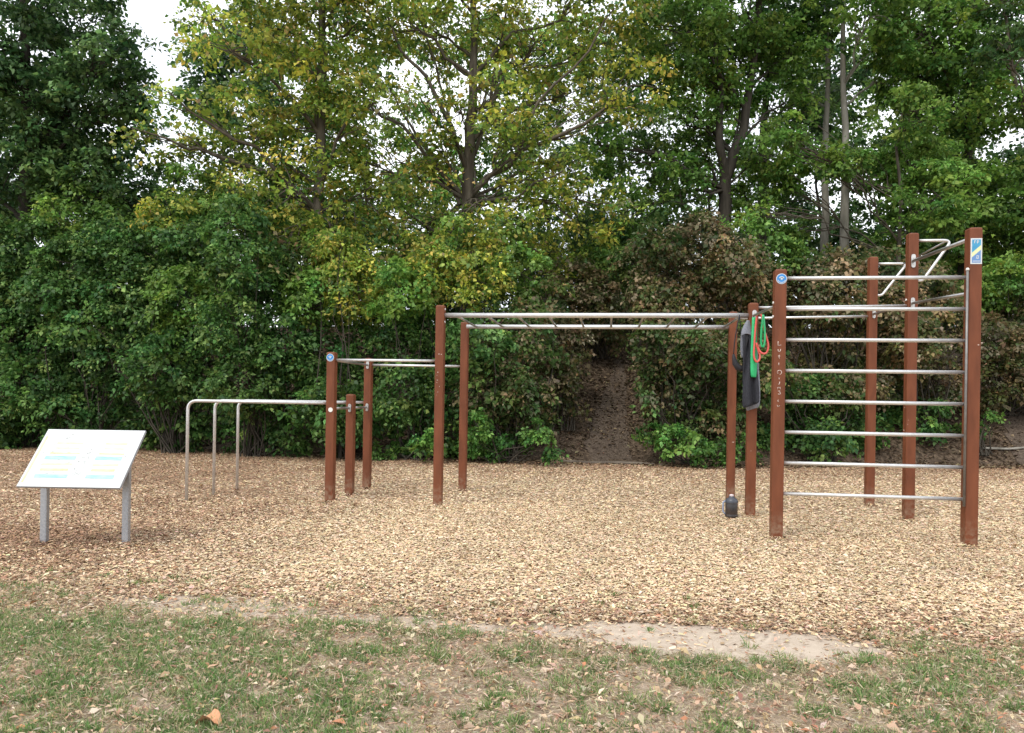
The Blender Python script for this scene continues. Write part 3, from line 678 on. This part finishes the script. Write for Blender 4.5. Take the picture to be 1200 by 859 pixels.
# ------------------------------------------------------------------ leaves
GR = dict(
    dark=([(.040, .092, .030), (.070, .142, .042), (.110, .200, .060), (.165, .270, .090)], [.24, .34, .28, .14]),
    mid=([(.072, .160, .028), (.122, .235, .042), (.185, .315, .060), (.270, .400, .095)], [.2, .34, .32, .14]),
    yel=([(.085, .175, .040), (.170, .270, .044), (.280, .380, .060), (.410, .460, .080), (.590, .520, .105), (.46, .36, .16)], [.13, .22, .27, .20, .14, .04]),
    hedge=([(.040, .102, .024), (.072, .160, .036), (.120, .235, .054), (.220, .335, .095)], [.27, .34, .26, .13]),
    brown=([(.145, .150, .052), (.230, .185, .092), (.340, .260, .150), (.100, .145, .042), (.450, .350, .220)], [.27, .24, .16, .25, .08]),
    mixed=([(.065, .120, .030), (.110, .170, .045), (.190, .165, .076), (.280, .225, .125)], [.36, .34, .20, .10]),
    ivy=([(.042, .115, .024), (.084, .195, .038), (.135, .275, .056), (.210, .350, .09)], [.22, .36, .28, .14]))

def sprays(Cn, n, rad, leaf, pal, flat=.35, droop=.3, clump=.25, out=None):
    """Cn spray centres; n leaves on each; a flattened tilted cloud"""
    k = len(Cn); cols, w = GR[pal]
    ax = np.stack([R.normal(size=k)*.35, R.normal(size=k)*.35, np.ones(k)], 1)
    if out is not None: ax = ax*.8+out*.6
    ax /= np.linalg.norm(ax, axis=1, keepdims=True)
    i = np.repeat(np.arange(k), n); m = len(i)
    q = unit(m)*(R.random((m, 1))**.45)*rad*R.uniform(.6, 1.35, k)[i][:, None]
    a = ax[i]; q = q-a*((q*a).sum(1, keepdims=True))*(1-flat)
    P = Cn[i]+q; P[:, 2] -= droop*(np.linalg.norm(q[:, :2], axis=1)**2)/rad
    D = q/np.maximum(np.linalg.norm(q, axis=1, keepdims=True), 1e-6)+.7*unit(m); D[:, 2] -= .35
    N = a*.9+unit(m)*.65
    L = leaf*R.uniform(.5, 1.45, m)*R.uniform(.8, 1.2, k)[i]
    fam = R.choice(len(cols), k, p=w)[i]; own = R.random(m) < .45
    t = pick(cols, m, w, .16); t = np.where(own[:, None], np.array(cols)[fam]*(1+.14*R.normal(size=(m, 1))), t)
    cl = (1+clump*R.normal(size=k))*(1+.12*R.normal()); hue = R.normal(size=(k, 1))*np.array([[.12, .02, -.05]])
    t = t*np.clip(cl, .45, 1.8)[i][:, None]*(1+hue[i])
    return P, L, L*R.uniform(.55, .85, m), D, N, np.clip(t, .004, .8)
def leafmesh(name, parts, parent, label=None):
    A = [np.concatenate(z) for z in zip(*parts)]
    return quads(name, A[0], A[1], A[2], A[3], A[4], A[5], M_LEAF, parent, fold=.3, label=label)

def ball(n, shell=.5):
    v = unit(n); r_ = R.random(n)**(1/3); r_ = r_*(1-shell)+shell*(.55+.45*R.random(n)); return v*r_[:, None]

def wig(a, b, n, amp, sag=0):
    a, b = Vector(a), Vector(b); L = (b-a).length; o = []; off = Vector((0, 0, 0))
    for k in range(n+1):
        t = k/n
        if 0 < k < n: off = off*.6+Vector(R.normal(size=3)*amp*L)
        e = math.sin(t*math.pi)
        o.append(a.lerp(b, t)+off*e+Vector((0, 0, sag*L*e)))
    return o

def tree(name, label, px, D, trunk, r0, lobes, pal, bark, dens=1., leaf=.13, nl_=46, rad=.46, group='trees on the bank', limbs=True, extra=(), cat='tree', limbfrom=(.35, .95), jit=1.4):
    """trunk: [(px,py)...] upward in the picture from above the bank; lobes: (px,py,rpx[,dens]) at distance D"""
    s = D/867
    top = [at(a, b, D) for a, b in trunk]
    x0, y0 = top[0].x, top[0].y; base = Vector((x0, y0, hz(x0, y0)-.1))
    if base.z > top[0].z-.3: base = Vector((x0, y0, top[0].z-.5))
    t = empty(name, base, label, cat, group)
    line = [base]+top; pts = []
    for i in range(len(line)-1):
        seg = wig(line[i], line[i+1], 4, .012); pts += seg[:-1]
    pts.append(line[-1])
    n = len(pts); rs = [r0*(1.25 if i == 0 else 1)*(1-.72*(i/(n-1))**1.1) for i in range(n)]
    mb = MB().tube(pts, rs, 10)
    cs = []; parts = []; tips = []
    for lb in lobes:
        lx, ly, lr = lb[:3]; dd = lb[3] if len(lb) > 3 else 1.; pl_ = lb[4] if len(lb) > 4 else pal
        dz = R.uniform(-jit, jit); c0 = np.array(at(lx, ly, D+dz)); rr = lr*s
        k = max(3, int(27*rr*rr*dens*dd)); q = ball(k, .35)*np.array([rr, rr*.95, rr*.85])
        cc = c0+q; cs.append(cc); parts.append(sprays(cc, nl_, rad, leaf, pl_))
        tips.append((Vector(c0), cc))
    if limbs:
        for c0, cc in tips:
            # leave the trunk below the lobe
            best = None; hd = (c0.xy-pts[n//2].xy).length
            tz = c0.z-hd*R.uniform(.45, .8)-.3
            i = min(range(n), key=lambda j: abs(pts[j].z-tz)); i = min(max(i, int(n*limbfrom[0])), n-2)
            ln = wig(pts[i], c0, 7, .035, .05); lr_ = min(rs[i]*.5, .022+.012*(c0-pts[i]).length)
            rl = [lr_*(1-.7*j/7) for j in range(8)]
            mb.tube(ln, rl, 7, cap=False)
            for j in R.choice(len(cc), min(len(cc), 12), replace=False):
                a = ln[int(R.integers(3, 8))]; e = Vector(cc[j])
                mb.tube(wig(a, e, 4, .05, .03), [.020, .016, .012, .009, .006], 5, cap=False)
    for ex in extra:
        ps = [at(a, b, D+dd) for a, b, dd in ex[0]]
        q = []
        for i in range(len(ps)-1): q += wig(ps[i], ps[i+1], 3, .02)[:-1]
        q.append(ps[-1]); m_ = len(q)
        mb.tube(q, [ex[1]*(1-.7*i/(m_-1)) for i in range(m_)], 8, cap=False)
    mb.build('trunk', bark, t)
    leafmesh('crown', parts, t)
    return t

# ---- trees beyond the hedge, left to right
tree('deciduous_tree', 'dark green tree at the left edge with a straight trunk against the sky', 28, 20, [(32, 300), (30, 160), (27, 20), (25, -120)], .20,
     [(20, 60, 70, .7), (95, 40, 62, .9), (150, 50, 30, .6), (40, 120, 75), (110, 120, 60), (20, 190, 80), (110, 200, 72), (165, 150, 34, .7), (60, -50, 90, .7), (60, 10, 50), (120, 85, 50), (150, 110, 36, .8), (-70, 60, 90), (-70, 180, 100), (150, 230, 60, .8)], 'dark', M_BARKD, 1.15)
tree('deciduous_tree', 'yellowing tree left of centre, its crown full of yellow and olive leaves', 375, 18.6, [(372, 330), (374, 220), (376, 100), (380, -20), (384, -130)], .17,
     [(270, 60, 52, .7), (235, 20, 30, .8), (200, 110, 26, .7), (330, 35, 60), (410, 40, 60), (290, 150, 62, .9), (215, 165, 42, .7), (155, 150, 24, .6), (370, 150, 65, 1.), (370, 80, 50, .8), (440, 120, 42, .9), (340, 220, 70, .9), (430, 235, 58, .9), (250, 235, 45, .7), (400, 290, 60, .8), (330, 300, 45, .6, 'mixed'), (340, -60, 90, .7), (450, -30, 60, .6)], 'yel', M_BARK, .98, .12, 50, .54)
tree('deciduous_tree', 'dark bushy tree standing behind the yellowing tree, next to the gap of sky', 260, 25, [(262, 300), (262, 190), (260, 80)], .12,
     [(262, 80, 46), (300, 40, 46, .8), (240, 115, 34), (235, 60, 26), (290, 130, 50), (225, 230, 52, .8), (290, 220, 55, .8), (350, 260, 55, .8), (170, 260, 60, .8), (420, 260, 45, .5)], 'dark', M_BARKD, 1.1, .15)
tree('deciduous_tree', 'central tree whose pale trunk forks into fanning limbs against the sky', 548, 19.5, [(548, 330), (549, 205), (553, 130), (556, 50), (560, -90)], .21,
     [(560, 20, 60, .95), (490, 20, 50, .9), (500, 120, 40, .5), (440, 20, 45, .8), (640, 40, 70, 1.), (600, 150, 46, 1.), (520, 185, 40, .8), (420, 110, 36, .9), (620, 210, 40, .9), (540, 130, 36, .5), (500, 70, 40, .7), (710, 50, 60, .9), (660, 110, 60, .75), (740, 100, 46, .8), (580, 110, 45, .8), (470, 190, 46, .6), (430, 190, 40, .8), (660, 190, 50, .9), (560, 240, 55, .6), (620, 260, 60, .8), (490, 270, 55, .7), (700, 240, 52, .7), (540, 310, 50, .7), (460, 320, 50, .7), (640, 310, 50, .8), (600, -70, 90, .7), (470, -60, 80, .6), (720, -40, 80, .8)], 'yel', M_BARK, .80, .115, 50, .60,
     extra=[([(549, 205, 0), (530, 150, -.5), (500, 90, -.8), (470, 60, -1), (455, 20, -1)], .075), ([(548, 200, 0), (575, 130, .3), (582, 70, .4), (592, 20, .6), (600, -40, .6)], .065), ([(546, 190, 0), (522, 120, .3), (505, 60, .5), (490, 10, .7)], .045),
            ([(548, 235, 0), (575, 205, -.5), (605, 180, -.8), (630, 120, -1), (690, 60, -1.2), (720, 10, -1.4)], .06), ([(540, 240, 0), (500, 175, .5), (470, 130, .8), (450, 90, 1)], .06), ([(550, 290, 0), (580, 255, -.7), (625, 215, -1), (660, 200, -1.4)], .05), ([(546, 300, 0), (500, 265, .5), (455, 235, .8)], .05)])
tree('deciduous_tree', 'dark-trunked tree right of centre that forks low in front of bright sky gaps', 850, 21.5, [(849, 262), (850, 210), (872, 150), (885, 60), (890, -60)], .23,
     [(800, 40, 60), (820, 180, 36, .9), (900, 180, 34, .9), (800, 205, 34, .9), (835, 110, 40, .7), (845, 60, 50, .9), (880, 230, 26, .6), (760, 100, 50, .9), (870, 20, 62), (930, 60, 50, .9), (800, 140, 42, .5), (760, 190, 50, .8), (700, 170, 42, .7), (730, 250, 45, .8), (800, 240, 30, .4), (860, 100, 45, .5), (920, 120, 42, .7), (820, -60, 90, .8), (770, 30, 46, .7, 'yel'), (840, 95, 26, .6, 'yel')], 'mid', M_BARKD, 1.2, .13,
     extra=[([(850, 212, 0), (843, 170, -.3), (846, 110, -.3), (838, 40, -.3)], .15), ([(852, 200, 0), (862, 160, 0), (868, 120, .2)], .06), ([(846, 235, 0), (830, 185, .3), (808, 160, .4), (800, 130, .5)], .05)])
tree('deciduous_tree', 'dark straight tree just right of the forked trunk', 893, 24, [(893, 300), (892, 200), (900, 90), (905, -20)], .20,
     [(925, 240, 24, .7), (860, 60, 50), (930, 10, 60), (890, 300, 40, .7), (960, 130, 40, .6)], 'dark', M_BARKD, 1.1, .14)
tree('slim_tree', 'slim pale trunk on the left of a close pair, behind the ladder wall', 967, 22.5, [(966, 310), (966, 200), (970, 100), (975, -60)], .145,
     [(950, 30, 44, .8), (930, 100, 36, .6), (985, -50, 80, .7)], 'mid', M_BARKL, 1.0, .13, group='slim trees behind the ladder wall')
tree('slim_tree', 'slim pale trunk on the right of a close pair, thicker and greyer', 990, 22.0, [(991, 310), (991, 200), (988, 100), (991, -60)], .165,
     [(1020, 20, 44, .7), (1050, 90, 40, .7), (1060, 20, 46, .8)], 'mid', M_BARKL, 1.0, .13, group='slim trees behind the ladder wall')
tree('young_maple', 'fresh green maple with low layered branches in front of the slim pale trunks', 1040, 20.2, [(1052, 330), (1056, 240), (1050, 170), (1062, 110)], .07,
     [(905, 215, 34, 1.2), (945, 185, 34, 1.1), (985, 192, 28, 1.1), (1025, 205, 34, 1.2), (1070, 190, 46, 1.2), (920, 155, 26, .8), (1060, 260, 42, 1.1), (1100, 230, 50, 1.2), (880, 245, 26, .8), (1070, 130, 40), (925, 262, 22, .8)], 'mid', M_BARK, 1.35, .12, 56, .40)
tree('deciduous_tree', 'broad dense green tree at the right, over the tallest post', 1135, 22.5, [(1130, 300), (1134, 180), (1138, 60), (1140, -80)], .2,
     [(1080, 40, 60), (1130, 60, 60), (1075, 90, 45), (1150, 130, 50), (1110, 140, 50), (1140, 220, 55), (1190, 240, 60), (1090, 200, 45), (1180, 20, 50, .7), (1130, -50, 90), (1230, 280, 60), (1040, -40, 70), (1180, 300, 60), (1110, 290, 50)], 'mid', M_BARKD, 1.35, .13)
tree('leaning_tree', 'grey trunk leaning to the left at the right edge of the woodland', 1195, 21, [(1225, 260), (1206, 150), (1186, 80), (1170, -30)], .10,
     [(1180, 50, 36, .6), (1160, -10, 50, .7), (1240, 120, 50, .8), (1250, 30, 70, .8), (1250, 220, 70)], 'dark', M_BARK, 1.0, .13)
# farther trees, behind
for (lb, px, D, lobes, pal, de) in (
    ('faraway pale green tree showing through the limbs of the central tree', 520, 33, [(430, 60, 50, .7), (480, 150, 44, .6), (520, 40, 50, .5), (590, 60, 56, .8), (500, 220, 50, .9), (570, 200, 50, .9), (620, 130, 54, .9), (400, 150, 50, .9), (340, 100, 50, .8), (300, 20, 40, .8), (670, 60, 50, .8)], 'mid', .9),
    ('faraway tree low behind the hedge at the badge post', 380, 32, [(300, 330, 50), (360, 350, 50), (420, 350, 50), (330, 250, 50, .7), (400, 270, 50, .8), (360, 180, 44, .5)], 'dark', 1.1),
    ('faraway tree low behind the hedge left of the parallel bars', 200, 31, [(140, 340, 55), (200, 350, 55), (260, 340, 55), (150, 280, 50), (230, 280, 46)], 'dark', 1.1),
    ('faraway tree low behind the far left shrub', 30, 31, [(-40, 340, 60), (20, 350, 60), (80, 350, 60), (-40, 260, 60)], 'dark', 1.1),
    ('faraway tree low behind the left end of the monkey bars', 560, 31, [(480, 350, 50), (540, 350, 50), (600, 350, 50), (510, 300, 46, .8)], 'dark', 1.1),
    ('faraway tree low behind the arching brown shrub', 740, 31, [(660, 350, 50), (720, 350, 50), (780, 350, 50), (750, 300, 46, .8)], 'dark', 1.1),
    ('faraway tree low behind the ladder wall', 960, 31, [(860, 340, 50), (920, 350, 50), (990, 350, 50), (1050, 350, 50)], 'dark', 1.1),
    ('faraway tree low behind the sticker post', 1160, 31, [(1110, 350, 55), (1170, 350, 55), (1230, 340, 60), (1140, 240, 50, .8)], 'dark', 1.1),
    ('faraway dark tree behind the one at the left edge', 60, 29, [(30, 130, 60), (90, 200, 60), (10, 230, 60), (130, 270, 60), (60, 300, 70), (190, 290, 50)], 'dark', 1.0),
    ('faraway tree seen low between the yellowing tree and the central tree', 470, 31, [(400, 220, 45, .5), (470, 260, 50, .7), (520, 290, 50, .9), (440, 310, 60), (380, 310, 60), (530, 230, 30, .4)], 'mid', .9),
    ('faraway tree seen low just right of the central trunk', 640, 30, [(600, 290, 50), (650, 270, 55, .8), (700, 290, 55), (640, 200, 40, .5), (690, 180, 45, .6), (580, 150, 34, .4)], 'dark', .9),
    ('faraway tree filling the view left of the low forked trunk', 780, 29, [(740, 150, 50, .7), (720, 90, 46, .7), (770, 270, 55), (820, 290, 50, .8), (720, 290, 50), (790, 190, 32, .4), (760, 30, 50, .6)], 'dark', .9),
    ('faraway dark tree behind the pair of slim pale trunks', 940, 30, [(910, 280, 45, .7), (960, 290, 50, .9), (930, 170, 50, .7), (1010, 270, 45), (1000, 190, 45, .8), (970, 90, 50, .7)], 'dark', 1.15),
    ('faraway tree of broken foliage behind the forked trunk', 830, 32, [(800, 110, 44, .7), (850, 150, 44, .6), (880, 210, 44, .7), (920, 250, 40, .8), (820, 230, 40, .6), (930, 60, 50, .9), (990, 130, 50, .9), (1040, 60, 50, .8)], 'mid', 1.0),
    ('faraway dark tree low behind the broad green tree', 1100, 29, [(1060, 290, 55), (1120, 300, 60), (1180, 290, 60), (1080, 180, 55), (1160, 190, 40, .6), (1120, 100, 60, .9), (1200, 60, 50, .5), (1230, 200, 50, .5)], 'dark', 1.1)):
    tree('deciduous_tree', lb, px, D, [(px, 330), (px+3, 270), (px-4, 200)], .14, lobes, pal, M_BARKD, de, .17, 40, .55, group='trees farther back')

# ------------------------------------------------------------------ shrubs of the hedge
def shrub(name, label, px, D, spots, pal, dens=1., leaf=.095, n=50, rad=.30, stem=M_BARKD, group='shrubs along the bank', cat='shrub'):
    """spots: (px,py,rpx[,dens][,pal]) at distance D"""
    s = D/867; b = at(px, 500, D); base = Vector((b.x, b.y, hz(b.x, b.y)-.02))
    t = empty(name, base, label, cat, group); parts = []; mb = MB()
    for sp in spots:
        lx, ly, lr = sp[:3]; dd = sp[3] if len(sp) > 3 else 1.; pl_ = sp[4] if len(sp) > 4 else pal
        c0 = np.array(at(lx, ly, D+R.uniform(-.75, .75))); rr = lr*s
        k = max(4, int(80*rr*rr*dens*dd)); u_ = ball(k, .6); cc = c0+u_*np.array([rr*1.05, rr*.8, rr*.95])
        gz = H(cc[:, 0], cc[:, 1]); cc[:, 2] = np.maximum(cc[:, 2], gz+.12+.1*R.random(k))
        parts.append(sprays(cc, n, rad, leaf, pl_, flat=.5, droop=.35, clump=.22, out=u_))
        for j in range(3):
            e = Vector(cc[int(R.integers(k))]); a = base+Vector((R.uniform(-.3, .3), R.uniform(-.2, .2), 0))
            mb.tube(wig(a, e, 6, .04, .06), [.020, .017, .014, .012, .009, .007, .005], 6, cap=False)
        for j in range(5):
            e = Vector(cc[int(R.integers(k))]); mb.tube(wig(Vector(c0), e, 4, .06), [.012, .010, .008, .006, .004], 5, cap=False)
    mb.build('stem', stem, t); leafmesh('crown', parts, t); return t

shrub('tall_hedge_shrub', 'tall dense green shrub at the far left of the hedge', 20, 18.6, [(0, 300, 55), (-60, 330, 60), (40, 350, 52), (0, 400, 55), (40, 290, 42), (-60, 430, 60), (30, 450, 46), (0, 355, 40), (15, 400, 44), (70, 400, 34), (60, 440, 34), (-20, 490, 40), (40, 495, 32), (0, 508, 24)], 'hedge')
shrub('tall_hedge_shrub', 'tall green shrub with a bare thin stem, behind the information board', 110, 18.2, [(90, 310, 45), (130, 290, 45), (100, 370, 50), (140, 350, 46), (90, 430, 50), (140, 420, 44), (80, 490, 36), (130, 485, 38), (170, 500, 24)], 'hedge')
shrub('tall_hedge_shrub', 'tall shrub with lighter leaf sprays, left of the parallel bars', 205, 17.6, [(180, 300, 46), (230, 290, 46), (170, 370, 44), (215, 350, 46, 1.1, 'mid'), (190, 430, 46), (240, 420, 44), (195, 490, 34), (245, 490, 34), (215, 510, 22), (60, 340, 40), (200, 395, 40)], 'hedge')
shrub('tall_hedge_shrub', 'tall dark green shrub above the bent ends of the parallel bars', 300, 17.0, [(285, 310, 46), (330, 330, 44), (275, 380, 44), (320, 400, 44), (285, 450, 42), (335, 460, 42), (290, 505, 28), (340, 510, 26), (270, 260, 40, .8)], 'hedge')
shrub('tall_hedge_shrub', 'green and yellowish shrub directly behind the badge post', 400, 16.8, [(370, 350, 44, 1, 'mid'), (420, 340, 46, 1, 'yel'), (380, 420, 42), (430, 410, 44), (380, 480, 38), (430, 480, 38), (400, 515, 22), (395, 300, 34, .8, 'yel')], 'hedge')
shrub('tall_hedge_shrub', 'leafy shrub seen between the badge post and the monkey bars', 490, 16.4, [(470, 340, 40, 1, 'mid'), (510, 320, 40, 1, 'yel'), (470, 400, 40), (515, 390, 42), (475, 460, 38), (515, 460, 38), (480, 505, 28), (520, 510, 26)], 'hedge')
shrub('hedge_shrub', 'mixed green and dull shrub behind the left end of the monkey bars', 590, 16.2, [(560, 330, 40, 1, 'yel'), (610, 320, 40, 1, 'mid'), (560, 400, 40, 1, 'hedge'), (610, 390, 40), (570, 460, 36), (600, 445, 36), (615, 470, 34), (585, 490, 26), (640, 350, 34), (640, 420, 26), (632, 490, 20)], 'mixed', .95)
for lb, px, D, sp in (
    ('tall slender sapling rising out of the hedge behind the information board', 95, 19.2, [(70, 255, 34, .8), (110, 240, 30, .7), (95, 215, 24, .6), (60, 225, 24, .6), (130, 265, 30, .8)]),
    ('tall sapling with yellowish tips above the hedge, left of the parallel bars', 225, 18.8, [(200, 250, 34, .8, 'yel'), (235, 240, 34, .8), (215, 215, 26, .6), (260, 262, 34, .8, 'yel'), (180, 262, 28, .8)]),
    ('green sapling rising above the hedge behind the badge post', 330, 18.2, [(320, 270, 34, .9), (350, 262, 34, .9, 'yel'), (300, 245, 26, .6), (360, 300, 34, .9)]),
    ('thin yellowish sapling in front of the central trunk', 520, 17.8, [(500, 290, 30, .8, 'yel'), (530, 270, 26, .7), (575, 290, 32, .8, 'yel'), (600, 262, 26, .7), (545, 320, 30, .8)])):
    shrub('sapling', lb, px, D, sp, 'mid', .8, .1, 46, .34, group='saplings rising out of the hedge', cat='sapling')
shrub('low_bush', 'low bright green bush at the foot of the hedge, left of the dirt path', 590, 15.6, [(556, 520, 22), (580, 525, 20), (605, 522, 22), (630, 510, 18), (560, 500, 20), (645, 528, 10)], 'ivy', 1.6, .08, 44, .2)
shrub('low_bush', 'small green bush between the badge post and the monkey bars', 490, 15.9, [(470, 528, 16), (500, 522, 18), (525, 526, 14), (440, 530, 12)], 'ivy', 1.4, .08, 44, .2)
shrub('brownish_shrub', 'drying brownish shrub arching over the top of the dirt path', 700, 20.5, [(670, 330, 36), (710, 310, 38, 1, 'mid'), (700, 350, 34), (740, 340, 36), (670, 370, 24), (735, 375, 24), (700, 385, 22, .9), (715, 395, 18, .7), (690, 400, 16, .7), (700, 280, 40, 1, 'dark')], 'brown', 1.05)
shrub('brownish_shrub', 'dull shrub on the left bank of the dirt path', 660, 17.2, [(655, 390, 28), (680, 405, 18, .9), (674, 435, 18, .9), (650, 440, 26), (662, 475, 20, .9), (640, 500, 24, .9, 'mixed')], 'brown', 1.0)
shrub('brownish_shrub', 'large brown-leaved shrub above the right end of the monkey bars', 830, 17.8, [(820, 285, 42), (770, 285, 30, .8, 'mixed'), (870, 275, 28, .8, 'mid'), (740, 310, 30, .9, 'mixed'), (780, 320, 38), (860, 310, 40), (800, 350, 40), (850, 350, 40), (890, 340, 36), (770, 370, 30), (760, 340, 24)], 'brown', 1.15)
shrub('brownish_shrub', 'olive shrub right of the dirt path, under the monkey bars', 800, 16.6, [(752, 395, 20, .9), (760, 430, 18, .9), (756, 470, 14, .8), (785, 400, 30), (820, 410, 34), (860, 400, 34), (780, 440, 28), (820, 460, 34), (865, 450, 32), (780, 480, 26, .9), (810, 490, 28), (850, 490, 30)], 'mixed', 1.0)
shrub('low_bush', 'bright green bush right of the dirt path behind the jug', 810, 15.9, [(765, 508, 16), (790, 515, 20), (815, 520, 20), (840, 530, 20), (868, 530, 22), (780, 535, 8)], 'ivy', 1.5, .08, 44, .2)
shrub('brownish_shrub', 'brown and green shrub seen through the upper ladder rungs', 960, 17.6, [(930, 340, 40, 1.2), (980, 340, 42, 1.2), (1010, 450, 32, 1.), (960, 440, 32, 1.), (940, 400, 40), (990, 400, 42), (1030, 360, 38), (1040, 420, 40), (920, 300, 26, 1, 'mid'), (960, 312, 30, 1, 'mixed'), (1000, 310, 24), (1040, 312, 30, 1, 'mixed')], 'brown', 1.1)
shrub('hedge_shrub', 'green shrub seen through the lower ladder rungs', 960, 16.6, [(900, 440, 34, 1, 'mixed'), (940, 460, 36), (985, 460, 36, 1, 'mixed'), (930, 505, 28), (970, 510, 26), (1010, 500, 28), (905, 520, 26), (1000, 525, 10)], 'hedge', 1.1)
shrub('brownish_shrub', 'brownish shrub between the farthest post and the sticker post', 1090, 17.8, [(1080, 340, 38), (1070, 400, 38), (1110, 380, 40), (1060, 460, 36, 1, 'mixed'), (1100, 450, 38), (1050, 500, 24, 1, 'hedge'), (1090, 490, 26, .9, 'hedge')], 'brown', 1.05)
shrub('brownish_shrub', 'brown-leaved shrub at the right edge behind the sticker post', 1180, 18.6, [(1160, 400, 40), (1200, 380, 44), (1170, 440, 34), (1220, 430, 44), (1150, 350, 36, 1, 'mid'), (1180, 330, 40, 1, 'mid'), (1160, 470, 18), (1250, 360, 50), (1260, 460, 50)], 'brown', 1.05)
shrub('low_bush', 'low green bush at the foot of the bank beside the sticker post', 1150, 17.2, [(1135, 500, 18), (1145, 525, 16), (1160, 490, 12), (1130, 540, 10)], 'ivy', 1.2, .08, 40, .2)

bpy.context.view_layer.update()
print('FACES', sum(len(o.data.polygons) for o in C.objects if o.type == 'MESH'))
